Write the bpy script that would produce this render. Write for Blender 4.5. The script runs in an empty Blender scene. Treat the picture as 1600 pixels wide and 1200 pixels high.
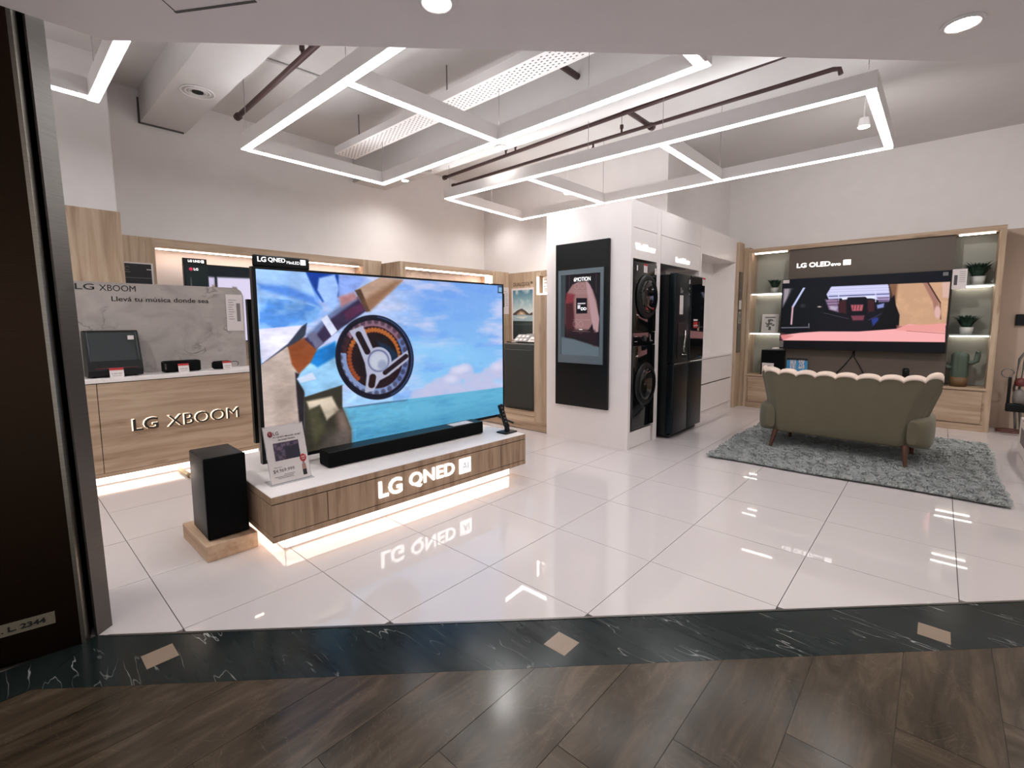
import bpy, bmesh, math, random
import numpy as np
from mathutils import Matrix, Vector
random.seed(7); rng = np.random.default_rng(7)
S = bpy.context.scene; COL = S.collection
R = math.radians; PI = math.pi
# ------------------------------------------------------------------ camera, world, exposure
CAMH = 1.265; FPX = 738.5265
YAW, PITCH, ROLL = R(42.0512), R(5.65498), R(-0.30747); Y0 = 575.34
fwd = Vector((-math.sin(YAW)*math.cos(PITCH), math.cos(YAW)*math.cos(PITCH), -math.sin(PITCH)))
r0 = Vector((math.cos(YAW), math.sin(YAW), 0)); u0 = r0.cross(fwd)
rgt = r0*math.cos(ROLL)+u0*math.sin(ROLL); upv = u0*math.cos(ROLL)-r0*math.sin(ROLL)
cam = bpy.data.cameras.new('camera'); co = bpy.data.objects.new('camera', cam); COL.objects.link(co)
M = Matrix((rgt, upv, -fwd)).transposed().to_4x4(); M.translation = (0, 0, CAMH); co.matrix_world = M
cam.sensor_width = 36; cam.lens = FPX/1600*36; cam.shift_y = -(600-Y0)/1600; cam.clip_start = .02
S.camera = co
S.view_settings.view_transform = 'Standard'; S.view_settings.look = 'None'
S.view_settings.exposure = 0.12; S.view_settings.gamma = 1.0; S.view_settings.use_curve_mapping = False
S.cycles.use_denoising = True; S.cycles.max_bounces = 8; S.cycles.diffuse_bounces = 4
S.cycles.sample_clamp_indirect = 4.0; S.cycles.caustics_reflective = False; S.cycles.caustics_refractive = False
w = bpy.data.worlds.new('mall_ambient'); S.world = w; w.use_nodes = True
w.node_tree.nodes['Background'].inputs[0].default_value = (.98, .97, .96, 1); w.node_tree.nodes['Background'].inputs[1].default_value = .62
LED = 17.0        # radiance of the ceiling LED diffusers
UPL = 10.0        # radiance of the up-light added on the frames to lift the ceiling
COVE = 6.0       # hidden strips in shelves and plinths
SPOT = 34.0      # watts of each recessed downlight

# ------------------------------------------------------------------ materials
def lin(c): return tuple(((x/255)/12.92 if x/255 <= .04045 else ((x/255+.055)/1.055)**2.4) for x in c)
def new_mat(name):
    m = bpy.data.materials.new(name); m.use_nodes = True
    nt = m.node_tree; return m, nt, nt.nodes['Principled BSDF']
MATS = {}
def mat(name, c, rough=.5, metal=0, spec=.5, emis=0, ecol=None, bump=0, bscale=200, coat=0, var=0, vscale=6):
    if name in MATS: return MATS[name]
    m, nt, b = new_mat(name)
    col = lin(c)
    b.inputs['Base Color'].default_value = (*col, 1); b.inputs['Roughness'].default_value = rough
    b.inputs['Metallic'].default_value = metal; b.inputs['Specular IOR Level'].default_value = spec
    b.inputs['Coat Weight'].default_value = coat; b.inputs['Coat Roughness'].default_value = .04
    if emis:
        b.inputs['Emission Color'].default_value = (*lin(ecol or c), 1); b.inputs['Emission Strength'].default_value = emis
    tc = nt.nodes.new('ShaderNodeTexCoord')
    n = nt.nodes.new('ShaderNodeTexNoise'); n.inputs['Scale'].default_value = vscale; n.inputs['Detail'].default_value = 4
    nt.links.new(tc.outputs['Object'], n.inputs['Vector'])
    v = var if var else .04
    mx = nt.nodes.new('ShaderNodeMix'); mx.data_type = 'RGBA'; nt.links.new(n.outputs['Fac'], mx.inputs['Factor'])
    mx.inputs['A'].default_value = (*[x*(1-v) for x in col], 1); mx.inputs['B'].default_value = (*[min(1, x*(1+v)) for x in col], 1)
    nt.links.new(mx.outputs['Result'], b.inputs['Base Color'])
    if bump:
        n2 = nt.nodes.new('ShaderNodeTexNoise'); n2.inputs['Scale'].default_value = bscale; n2.inputs['Detail'].default_value = 3
        nt.links.new(tc.outputs['Object'], n2.inputs['Vector'])
        bp = nt.nodes.new('ShaderNodeBump'); bp.inputs['Strength'].default_value = bump; bp.inputs['Distance'].default_value = .01
        nt.links.new(n2.outputs['Fac'], bp.inputs['Height']); nt.links.new(bp.outputs['Normal'], b.inputs['Normal'])
    MATS[name] = m; return m
def ramp(nt, stops, src, link=True):
    r = nt.nodes.new('ShaderNodeValToRGB'); e = r.color_ramp.elements
    while len(e) < len(stops): e.new(.5)
    for k, (p, c) in enumerate(stops): e[k].position = p; e[k].color = (*c, 1)
    nt.links.new(src, r.inputs['Fac']); return r
def wood(name, c1, c2, c3, horiz='Y', rough=.55):
    """pale oak laminate: grain stretched along one axis, with a few knots"""
    if name in MATS: return MATS[name]
    m, nt, b = new_mat(name)
    tc = nt.nodes.new('ShaderNodeTexCoord'); mp = nt.nodes.new('ShaderNodeMapping')
    sc = {'X': (.6, 9, 9), 'Y': (9, .6, 9), 'Z': (9, 9, .6)}[horiz]
    mp.inputs['Scale'].default_value = sc; nt.links.new(tc.outputs['Object'], mp.inputs['Vector'])
    n = nt.nodes.new('ShaderNodeTexNoise'); n.inputs['Scale'].default_value = 2.2; n.inputs['Detail'].default_value = 8
    n.inputs['Roughness'].default_value = .62; n.inputs['Distortion'].default_value = .6
    nt.links.new(mp.outputs['Vector'], n.inputs['Vector'])
    r = ramp(nt, [(.28, lin(c3)), (.45, lin(c2)), (.62, lin(c1))], n.outputs['Fac'])
    mp2 = nt.nodes.new('ShaderNodeMapping'); mp2.inputs['Scale'].default_value = tuple(.35*x+.6 for x in sc)
    nt.links.new(tc.outputs['Object'], mp2.inputs['Vector'])
    v = nt.nodes.new('ShaderNodeTexNoise'); v.inputs['Scale'].default_value = 3.0; v.inputs['Detail'].default_value = 2
    nt.links.new(mp2.outputs['Vector'], v.inputs['Vector'])
    k = ramp(nt, [(.26, (.62, .55, .5)), (.36, (1, 1, 1))], v.outputs['Fac'])
    mx = nt.nodes.new('ShaderNodeMix'); mx.data_type = 'RGBA'; mx.blend_type = 'MULTIPLY'; mx.inputs['Factor'].default_value = .8
    nt.links.new(r.outputs['Color'], mx.inputs['A']); nt.links.new(k.outputs['Color'], mx.inputs['B'])
    nt.links.new(mx.outputs['Result'], b.inputs['Base Color'])
    b.inputs['Roughness'].default_value = rough; b.inputs['Specular IOR Level'].default_value = .3
    bp = nt.nodes.new('ShaderNodeBump'); bp.inputs['Strength'].default_value = .08; bp.inputs['Distance'].default_value = .004
    nt.links.new(n.outputs['Fac'], bp.inputs['Height']); nt.links.new(bp.outputs['Normal'], b.inputs['Normal'])
    MATS[name] = m; return m
def marble(name, base, mid, vein, rough, vs=1.0, vw=.018, spec=.5):
    if name in MATS: return MATS[name]
    m, nt, b = new_mat(name)
    tc = nt.nodes.new('ShaderNodeTexCoord'); mp = nt.nodes.new('ShaderNodeMapping')
    mp.inputs['Scale'].default_value = (vs*1.6, vs*.7, vs); mp.inputs['Rotation'].default_value = (0, 0, R(18))
    nt.links.new(tc.outputs['Object'], mp.inputs['Vector'])
    n = nt.nodes.new('ShaderNodeTexNoise'); n.inputs['Scale'].default_value = 2.5; n.inputs['Detail'].default_value = 7
    n.inputs['Distortion'].default_value = 1.2; nt.links.new(mp.outputs['Vector'], n.inputs['Vector'])
    r = ramp(nt, [(.3, lin(base)), (.7, lin(mid))], n.outputs['Fac'])
    n2 = nt.nodes.new('ShaderNodeTexNoise'); n2.inputs['Scale'].default_value = 3.2; n2.inputs['Detail'].default_value = 5
    n2.inputs['Distortion'].default_value = .8; nt.links.new(mp.outputs['Vector'], n2.inputs['Vector'])
    v = ramp(nt, [(.5-vw, (0, 0, 0)), (.5, (1, 1, 1)), (.5+vw, (0, 0, 0))], n2.outputs['Fac'])
    n3 = nt.nodes.new('ShaderNodeTexNoise'); n3.inputs['Scale'].default_value = 4; nt.links.new(tc.outputs['Object'], n3.inputs['Vector'])
    g = ramp(nt, [(.5, (0, 0, 0)), (.66, (1, 1, 1))], n3.outputs['Fac'])
    mm = nt.nodes.new('ShaderNodeMath'); mm.operation = 'MULTIPLY'
    nt.links.new(v.outputs['Color'], mm.inputs[0]); nt.links.new(g.outputs['Color'], mm.inputs[1])
    mx = nt.nodes.new('ShaderNodeMix'); mx.data_type = 'RGBA'
    nt.links.new(mm.outputs[0], mx.inputs['Factor']); nt.links.new(r.outputs['Color'], mx.inputs['A'])
    mx.inputs['B'].default_value = (*lin(vein), 1); nt.links.new(mx.outputs['Result'], b.inputs['Base Color'])
    b.inputs['Roughness'].default_value = rough; b.inputs['Specular IOR Level'].default_value = spec
    rr = nt.nodes.new('ShaderNodeMapRange'); rr.inputs['To Min'].default_value = rough*.7; rr.inputs['To Max'].default_value = rough*1.5
    nt.links.new(n.outputs['Fac'], rr.inputs['Value']); nt.links.new(rr.outputs['Result'], b.inputs['Roughness'])
    MATS[name] = m; return m
def brushed(name, c, rough=.3, axis='Z', aniso=.6):
    if name in MATS: return MATS[name]
    m, nt, b = new_mat(name)
    tc = nt.nodes.new('ShaderNodeTexCoord'); mp = nt.nodes.new('ShaderNodeMapping')
    mp.inputs['Scale'].default_value = (3, 3, 260); nt.links.new(tc.outputs['Object'], mp.inputs['Vector'])
    n = nt.nodes.new('ShaderNodeTexNoise'); n.inputs['Scale'].default_value = 3; n.inputs['Detail'].default_value = 3
    nt.links.new(mp.outputs['Vector'], n.inputs['Vector'])
    bp = nt.nodes.new('ShaderNodeBump'); bp.inputs['Strength'].default_value = .12; bp.inputs['Distance'].default_value = .002
    nt.links.new(n.outputs['Fac'], bp.inputs['Height']); nt.links.new(bp.outputs['Normal'], b.inputs['Normal'])
    cl = lin(c); r = ramp(nt, [(.3, [x*.8 for x in cl]), (.7, [x*1.15 for x in cl])], n.outputs['Fac'])
    nt.links.new(r.outputs['Color'], b.inputs['Base Color'])
    b.inputs['Metallic'].default_value = 1; b.inputs['Roughness'].default_value = rough
    MATS[name] = m; return m
def attr_mat(name, strength=1.0, emit=True, rough=.25):
    m, nt, b = new_mat(name)
    a = nt.nodes.new('ShaderNodeAttribute'); a.attribute_name = 'picture'
    if emit:
        b.inputs['Base Color'].default_value = (.01, .01, .012, 1)
        nt.links.new(a.outputs['Color'], b.inputs['Emission Color']); b.inputs['Emission Strength'].default_value = strength
    else: nt.links.new(a.outputs['Color'], b.inputs['Base Color'])
    b.inputs['Roughness'].default_value = rough
    if emit: b.inputs['Specular IOR Level'].default_value = .12
    return m
OAK = wood('pale_oak_horizontal', (184, 161, 138), (169, 144, 121), (144, 118, 96), 'Y')
OAKX = wood('pale_oak_along_x', (184, 161, 138), (169, 144, 121), (144, 118, 96), 'X')
OAKV = wood('pale_oak_vertical', (190, 168, 144), (174, 150, 126), (150, 124, 102), 'Z')
PLV = wood('shaded_plinth_oak', (174, 147, 123), (158, 131, 107), (130, 104, 83), 'Z')  # oak darkened in colour for the shade on the mall side
WHITE = mat('white_wall_paint', (236, 231, 229), .75, spec=.2, bump=.03, bscale=90)
CEIL = mat('grey_white_ceiling_paint', (212, 208, 206), .85, spec=.15)
SOFF = mat('mall_soffit_paint', (246, 238, 236), .7, spec=.2)
LAQ = mat('white_satin_laminate', (232, 224, 221), .35, spec=.4)
LAQD = mat('seam_shadow_grey', (90, 84, 80), .7)
TILE = mat('glazed_porcelain_tile', (212, 203, 201), .025, spec=.75, var=.02, vscale=2)
GROUT = mat('grey_grout', (120, 112, 106), .8)
BLK = mat('black_satin_plastic', (9, 13, 14), .38, spec=.28)
BLKM = mat('black_matt', (18, 19, 20), .6, spec=.3)
FAB = mat('black_speaker_fabric', (14, 15, 16), .85, spec=.1, bump=.4, bscale=900)
GLS = mat('black_glass', (5, 7, 8), .05, spec=.5, coat=.15)
BSTL = brushed('dark_steel_appliance', (38, 46, 50), .32)
CHR = mat('chrome', (200, 200, 200), .12, metal=1)
ALU = mat('white_powder_coated_profile', (236, 231, 229), .4)
PIPE = mat('dark_red_pipe_paint', (66, 42, 40), .5)
LEDM = mat('led_diffuser', (255, 255, 255), .5, emis=LED, ecol=(250, 252, 255))
LEDU = mat('added_up_light', (255, 255, 255), .5, emis=UPL, ecol=(250, 252, 255))  # glow added above the frames to brighten the ceiling
COVM = mat('warm_strip_light', (255, 255, 255), .5, emis=COVE*2.2, ecol=(255, 226, 205))
COVK = mat('plinth_glow_strip', (255, 255, 255), .5, emis=COVE*.62, ecol=(255, 236, 222))
COVN = mat('neutral_strip_light', (255, 255, 255), .5, emis=COVE*1.6, ecol=(255, 244, 232))
SIGN = mat('backlit_white_letters', (255, 255, 255), .5, emis=2.2, ecol=(255, 250, 246))
SIGNW = mat('warm_letter_halo', (255, 255, 255), .5, emis=1.2, ecol=(255, 232, 200))
BULB = mat('lamp_lens', (255, 255, 255), .5, emis=40, ecol=(255, 245, 235))
PAPER = mat('white_paper', (214, 204, 202), .6)
INK = mat('black_ink', (22, 20, 22), .6)
GREYINK = mat('grey_ink', (120, 112, 112), .6)
REDINK = mat('red_ink', (170, 30, 30), .6)
ACRYL = mat('clear_acrylic', (210, 210, 214), .1); ACRYL.node_tree.nodes['Principled BSDF'].inputs['Alpha'].default_value = .35
CONC = marble('concrete_print', (150, 142, 138), (176, 166, 160), (120, 114, 112), .6, 2.0, .03, .3)
TAUPE = mat('taupe_panel', (92, 81, 72), .5, spec=.35, bump=.03)
GREEN = mat('sage_back_panel', (150, 150, 140), .4, spec=.5)
PINKW = mat('taupe_wall_paint', (186, 166, 150), .7, spec=.2)

# ------------------------------------------------------------------ builders
WM = {}
class MB:
    """collects shapes (world coordinates unless a matrix is given) into one mesh"""
    def __init__(s, M=None): s.bm = bmesh.new(); s.M = M or Matrix()
    def _add(s, verts, faces, smooth=False):
        vs = [s.bm.verts.new(s.M @ Vector(v)) for v in verts]
        for f in faces:
            try: s.bm.faces.new([vs[i] for i in f]).smooth = smooth
            except ValueError: pass
        return s
    def box(s, x0, x1, y0, y1, z0, z1, bev=0):
        x0, x1 = sorted((x0, x1)); y0, y1 = sorted((y0, y1)); z0, z1 = sorted((z0, z1))
        if bev:
            b = min(bev, (x1-x0)/2.01, (y1-y0)/2.01, (z1-z0)/2.01); t = bmesh.new()
            bmesh.ops.create_cube(t, size=1)
            for v in t.verts: v.co = ((x0+x1)/2+v.co.x*(x1-x0), (y0+y1)/2+v.co.y*(y1-y0), (z0+z1)/2+v.co.z*(z1-z0))
            bmesh.ops.bevel(t, geom=t.edges[:], offset=b, segments=2 if b > .006 else 1, affect='EDGES', profile=.6)
            t.verts.index_update(); s._add([v.co[:] for v in t.verts], [[v.index for v in f.verts] for f in t.faces], b > .006); t.free(); return s
        V = [(x, y, z) for x in (x0, x1) for y in (y0, y1) for z in (z0, z1)]
        return s._add(V, [(0, 1, 3, 2), (4, 6, 7, 5), (0, 4, 5, 1), (2, 3, 7, 6), (0, 2, 6, 4), (1, 5, 7, 3)])
    def cyl(s, a, b, r, r2=None, n=16, cap=True, smooth=True):
        a, b = Vector(a), Vector(b); r2 = r if r2 is None else r2; d = (b-a).normalized()
        q = d.to_track_quat('Z', 'Y').to_matrix(); V = []
        for p, rr in ((a, r), (b, r2)):
            for k in range(n):
                V.append(tuple(p+q @ Vector((rr*math.cos(2*PI*k/n), rr*math.sin(2*PI*k/n), 0))))
        F = [(k, (k+1) % n, n+(k+1) % n, n+k) for k in range(n)]
        s._add(V, F, smooth)
        if cap: s._add(V[:n], [tuple(range(n))[::-1]]); s._add(V[n:], [tuple(range(n))])
        return s
    def lathe(s, c, prof, n=24, axis='Z'):
        V = []; F = []
        for r, h in prof:
            for k in range(n):
                a = 2*PI*k/n; p = (r*math.cos(a), r*math.sin(a), h)
                if axis == 'X': p = (h, r*math.cos(a), r*math.sin(a))
                if axis == 'Y': p = (r*math.cos(a), h, r*math.sin(a))
                V.append((c[0]+p[0], c[1]+p[1], c[2]+p[2]))
        for j in range(len(prof)-1):
            for k in range(n): F.append((j*n+k, j*n+(k+1) % n, (j+1)*n+(k+1) % n, (j+1)*n+k))
        F.append(tuple(range(n))[::-1]); F.append(tuple((len(prof)-1)*n+k for k in range(n)))
        return s._add(V, F, True)
    def prism(s, pts, z0, z1, axis='Z'):
        def P(a, b, c): return {'Z': (a, b, c), 'X': (c, a, b), 'Y': (a, c, b)}[axis]
        n = len(pts); V = [P(p[0], p[1], z0) for p in pts]+[P(p[0], p[1], z1) for p in pts]
        return s._add(V, [tuple(range(n))[::-1], tuple(range(n, 2*n))]+[(k, (k+1) % n, n+(k+1) % n, n+k) for k in range(n)])
    def tube(s, pts, r, n=8, closed=False):
        pts = [Vector(p) for p in pts]; N = len(pts); V = []; F = []
        for i, p in enumerate(pts):
            d = (pts[min(i+1, N-1)]-pts[max(i-1, 0)]).normalized() if not closed else (pts[(i+1) % N]-pts[i-1]).normalized()
            q = d.to_track_quat('Z', 'Y').to_matrix()
            for k in range(n): V.append(tuple(p+q @ Vector((r*math.cos(2*PI*k/n), r*math.sin(2*PI*k/n), 0))))
        for i in range(N if closed else N-1):
            j = (i+1) % N
            for k in range(n): F.append((i*n+k, i*n+(k+1) % n, j*n+(k+1) % n, j*n+k))
        if not closed: F += [tuple(range(n))[::-1], tuple((N-1)*n+k for k in range(n))]
        return s._add(V, F, True)
    def bar(s, a, b, w, h):
        """horizontal bar from a to b, w wide, h tall upward from z of a"""
        a, b = Vector(a), Vector(b); d = (b-a).normalized(); nrm = Vector((-d.y, d.x, 0))*w/2; up = Vector((0, 0, h))
        V = [a-nrm, a+nrm, b+nrm, b-nrm]; V = V+[v+up for v in V]
        return s._add([tuple(v) for v in V], [(0, 1, 2, 3), (7, 6, 5, 4), (0, 4, 5, 1), (1, 5, 6, 2), (2, 6, 7, 3), (3, 7, 4, 0)])
    def grid(s, P, smooth=True, close=False):
        n, m = len(P), len(P[0]); V = [tuple(q) for row in P for q in row]
        F = [(i*m+j, i*m+j+1, (i+1)*m+j+1, (i+1)*m+j) for i in range(n-1) for j in range(m-1)]
        if close: F += [((n-1)*m+j, (n-1)*m+j+1, j+1, j) for j in range(m-1)]
        return s._add(V, F, smooth)
    def build(s, name, m, parent=None, fix=True):
        me = bpy.data.meshes.new(name)
        if fix: bmesh.ops.recalc_face_normals(s.bm, faces=s.bm.faces[:])
        pm = WM.get(parent.name, Matrix()) if parent else Matrix()
        if parent: s.bm.transform(pm.inverted())
        s.bm.to_mesh(me); s.bm.free(); me.materials.append(m)
        o = bpy.data.objects.new(name, me); COL.objects.link(o)
        if parent: o.parent = parent
        WM[o.name] = pm.copy(); return o
def struct(o, label=None):
    o['kind'] = 'structure'
    if label: o['label'] = label
    return o
def tag(o, label, cat, group=None):
    o['label'] = label; o['category'] = cat
    if group: o['group'] = group
    return o
def thing(name, loc, label, cat, group=None):
    o = bpy.data.objects.new(name, None); COL.objects.link(o); o.empty_display_size = .05
    o.location = loc; WM[o.name] = Matrix.Translation(loc)
    return tag(o, label, cat, group)
def lab(o, t): o['label'] = t; return o
def place(at, xdir, updir):
    x = Vector(xdir).normalized(); z = Vector(updir).normalized(); n = x.cross(z)
    M = Matrix((x, z, x.cross(z))).transposed().to_4x4(); M.translation = at; return M
def text(s, w_, h_, M, m, name, parent, bold=.0, depth=.002, spacing=1.0):
    """lettering as a mesh: fitted into w_ x h_ from its lower left corner at M (x right, y up, z towards the viewer)"""
    c = bpy.data.curves.new(name, 'FONT'); c.body = s; c.size = 1; c.extrude = .001; c.offset = bold; c.space_character = spacing; c.resolution_u = 3
    t = bpy.data.objects.new('tmp', c); COL.objects.link(t)
    dg = bpy.context.evaluated_depsgraph_get(); me = bpy.data.meshes.new_from_object(t.evaluated_get(dg))
    bpy.data.objects.remove(t); bpy.data.curves.remove(c)
    v = np.empty(len(me.vertices)*3); me.vertices.foreach_get('co', v); v = v.reshape(-1, 3)
    lo, hi = v.min(0), v.max(0); v = (v-lo)/np.maximum(hi-lo, 1e-9)
    sy = h_; v = v*[w_, sy, depth]
    me.vertices.foreach_set('co', v.ravel())
    pm = WM.get(parent.name, Matrix()) if parent else Matrix()
    me.transform(pm.inverted() @ M); me.name = name; me.materials.clear(); me.materials.append(m)
    o = bpy.data.objects.new(name, me); COL.objects.link(o)
    if parent: o.parent = parent
    WM[o.name] = pm.copy(); return o
def dup(o, off, parent=None):
    c = o.copy(); COL.objects.link(c)
    if parent is None: c.location = Vector(o.location)+Vector(off)
    else: c.parent = parent
    WM[c.name] = Matrix.Translation(c.location) if parent is None else WM[parent.name].copy()
    for ch in list(o.children): dup(ch, (0, 0, 0), c)
    return c
def light(kind, loc, energy, color=(1, .975, .955), size=.1, size_y=None, rot=(0, 0, 0), spot=None, name='lamp_light', parent=None, blend=.6):
    l = bpy.data.lights.new(name, kind); l.energy = energy; l.color = color
    if kind == 'AREA':
        l.size = size
        if size_y: l.shape = 'RECTANGLE'; l.size_y = size_y
    if kind == 'SPOT': l.spot_size = R(spot or 110); l.spot_blend = blend; l.shadow_soft_size = size
    if kind == 'POINT': l.shadow_soft_size = size
    o = bpy.data.objects.new(name, l); COL.objects.link(o); o.location = loc; o.rotation_euler = rot
    if parent: o.parent = parent; o.matrix_parent_inverse = WM[parent.name].inverted()
    return o

# ------------------------------------------------------------------ pictures painted per vertex on real screens and posters
def homog(dst):
    """unit square (u right, v down; TL,TR,BR,BL) -> picture coordinates"""
    A = []; b = []
    for (u, v), (x, y) in zip(((0, 0), (1, 0), (1, 1), (0, 1)), dst):
        A += [[u, v, 1, 0, 0, 0, -u*x, -v*x], [0, 0, 0, u, v, 1, -u*y, -v*y]]; b += [x, y]
    h = np.linalg.solve(np.array(A, float), np.array(b, float)); return np.append(h, 1).reshape(3, 3)
class Paint:
    def __init__(s, w, h, quad, base):
        s.w, s.h = w, h; Hm = homog(quad)
        u, v = np.meshgrid(np.linspace(0, 1, w), np.linspace(0, 1, h)); q = np.stack([u, v, np.ones_like(u)], -1) @ Hm.T
        s.X = q[..., 0]/q[..., 2]; s.Y = q[..., 1]/q[..., 2]; s.U, s.V = u, v
        s.c = np.ones((h, w, 3))*np.array(base, float)
    def mix(s, m, col): s.c = s.c*(1-m[..., None])+m[..., None]*np.array(col, float); return s
    def grad(s, a, ca, b, cb):
        a, b = np.array(a, float), np.array(b, float); d = b-a
        t = np.clip(((s.X-a[0])*d[0]+(s.Y-a[1])*d[1])/(d@d), 0, 1)[..., None]
        s.c = np.array(ca, float)*(1-t)+np.array(cb, float)*t; return s
    def dist(s, pts):
        ins = np.zeros(s.X.shape, bool); dd = np.full(s.X.shape, 1e9); n = len(pts)
        for i in range(n):
            (x1, y1), (x2, y2) = pts[i], pts[(i+1) % n]
            if y1 != y2:
                c = ((y1 > s.Y) != (y2 > s.Y)) & (s.X < (x2-x1)*(s.Y-y1)/(y2-y1)+x1); ins ^= c
            t = np.clip(((s.X-x1)*(x2-x1)+(s.Y-y1)*(y2-y1))/max((x2-x1)**2+(y2-y1)**2, 1e-9), 0, 1)
            dd = np.minimum(dd, np.hypot(s.X-x1-t*(x2-x1), s.Y-y1-t*(y2-y1)))
        return np.where(ins, -dd, dd)
    def poly(s, pts, col, soft=3, a=1):
        t = np.clip(.5-s.dist(pts)/(soft*1.7), 0, 1); return s.mix(a*t*t*(3-2*t), col)
    def line(s, p, q, wd, col, soft=3, a=1):
        (x1, y1), (x2, y2) = p, q
        t = np.clip(((s.X-x1)*(x2-x1)+(s.Y-y1)*(y2-y1))/max((x2-x1)**2+(y2-y1)**2, 1e-9), 0, 1)
        d = np.hypot(s.X-x1-t*(x2-x1), s.Y-y1-t*(y2-y1))-wd/2
        return s.mix(a*np.clip(.5-d/soft, 0, 1), col)
    def er(s, cx, cy, rx, ry, rot=0):
        a = R(rot); dx, dy = s.X-cx, s.Y-cy; x = dx*math.cos(a)+dy*math.sin(a); y = -dx*math.sin(a)+dy*math.cos(a)
        return np.hypot(x/rx, y/ry), np.degrees(np.arctan2(y/ry, x/rx)), min(rx, ry)
    def ell(s, cx, cy, rx, ry, col, rot=0, soft=3, a=1):
        r, _, k = s.er(cx, cy, rx, ry, rot); return s.mix(a*np.clip(.5-(r-1)*k/soft, 0, 1), col)
    def ring(s, cx, cy, rx, ry, r1, r2, col, rot=0, a0=-180, a1=180, soft=3, a=1):
        r, an, k = s.er(cx, cy, rx, ry, rot)
        m = np.clip(.5-(r-r2)*k/soft, 0, 1)*np.clip(.5+(r-r1)*k/soft, 0, 1)
        m = m*(((an-a0) % 360) <= (a1-a0)); return s.mix(a*m, col)
    def noise(s, scale, seed, oct=3, sx=1, sy=1):
        g = np.random.default_rng(seed); out = 0
        for o in range(oct):
            k = scale*2**o; G = g.random((k+3, k+3)); x = s.U*k*sx % k; y = s.V*k*sy % k
            i, j = x.astype(int), y.astype(int); fx, fy = x-i, y-j; fx = fx*fx*(3-2*fx); fy = fy*fy*(3-2*fy)
            out = out+(G[j, i]*(1-fx)*(1-fy)+G[j, i+1]*fx*(1-fy)+G[j+1, i]*(1-fx)*fy+G[j+1, i+1]*fx*fy)/2**o
        return out/sum(1/2**o for o in range(oct))
    def build(s, name, corners, m, parent):
        """corners: world TL, TR, BR, BL"""
        TL, TR, BR, BL = [np.array(c, float) for c in corners]; u, v = s.U[..., None], s.V[..., None]
        P = (TL*(1-u)+TR*u)*(1-v)+(BL*(1-u)+BR*u)*v
        off = np.array(WM[parent.name].translation) if parent else 0
        P = (P-off).reshape(-1, 3); idx = np.arange(s.w*s.h).reshape(s.h, s.w)
        F = np.stack([idx[:-1, :-1], idx[1:, :-1], idx[1:, 1:], idx[:-1, 1:]], -1).reshape(-1, 4)
        me = bpy.data.meshes.new(name); me.vertices.add(len(P)); me.vertices.foreach_set('co', P.ravel())
        me.loops.add(F.size); me.loops.foreach_set('vertex_index', F.ravel().astype(np.int32))
        me.polygons.add(len(F)); me.polygons.foreach_set('loop_start', np.arange(0, F.size, 4, dtype=np.int32))
        me.update(calc_edges=True)
        c = np.clip(s.c/255, 0, 1); c = np.where(c <= .04045, c/12.92, ((c+.055)/1.055)**2.4)
        a = me.color_attributes.new('picture', 'FLOAT_COLOR', 'POINT')
        a.data.foreach_set('color', np.concatenate([c.reshape(-1, 3), np.ones((len(P), 1))], 1).ravel())
        me.materials.append(m); o = bpy.data.objects.new(name, me); COL.objects.link(o); o.parent = parent
        WM[o.name] = WM[parent.name].copy(); return o
SCR = attr_mat('lit_screen_picture', 1.0)
PRINT = attr_mat('printed_picture', emit=False, rough=.5)

# ================================================================== SETTING
ZC, ZS = 3.40, 2.29
XB, YN, YO = -5.6, 5.55, 7.8     # back wall, nook wall, far wall
def K(x): return x+2.68           # inner edge of the marble border (store line)
# floors
fl = struct(MB().prism([(-6.2, -1.2), (-2.4, -1.2), (-2.4, .28), (2.2, 4.88), (2.2, 8.2), (-6.2, 8.2)], -.06, -.012).build('floor', GROUT), 'glossy white porcelain tile floor of the store')
def clip(poly, a, b, c):            # keep a*x+b*y+c>=0
    out = []
    for i in range(len(poly)):
        p, q = poly[i], poly[(i+1) % len(poly)]; dp = a*p[0]+b*p[1]+c; dq = a*q[0]+b*q[1]+c
        if dp >= 0: out.append(p)
        if dp*dq < 0: t = dp/(dp-dq); out.append((p[0]+t*(q[0]-p[0]), p[1]+t*(q[1]-p[1])))
    return out
def tiles(parent, m, x0, y0, nx, ny, sz, gap, lines, z0, z1, rects=None):
    full = None
    for i in range(nx):
        for j in range(ny):
            x, y = x0+i*sz, y0+j*sz; g = gap/2
            P = [(x+g, y+g), (x+sz-g, y+g), (x+sz-g, y+sz-g), (x+g, y+sz-g)]; Q = P
            for l in lines: Q = clip(Q, *l)
            if len(Q) < 3: continue
            ar = abs(sum(Q[k][0]*Q[(k+1) % len(Q)][1]-Q[(k+1) % len(Q)][0]*Q[k][1] for k in range(len(Q))))/2
            if ar < .002: continue
            if ar > (sz-gap)**2-1e-6:
                if full is None:
                    full = MB().prism([(p[0]-x, p[1]-y) for p in P], z0, z1).build('tile', m, None); t = full; t.parent = parent
                else: t = full.copy(); COL.objects.link(t)
                t.location = (x, y, 0); t.parent = parent
            else: MB().prism(Q, z0, z1).build('tile', m, parent)
s2 = 1/math.sqrt(2)
tiles(fl, TILE, -1.058-.6*9, 1.655-.6*4, 16, 16, .6, .0035, [(-s2, s2, -2.685*s2), (0, -1, 7.8), (1, 0, 6.0), (-1, 0, 1.9), (0, 1, .95)], -.012, 0.0)
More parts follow.
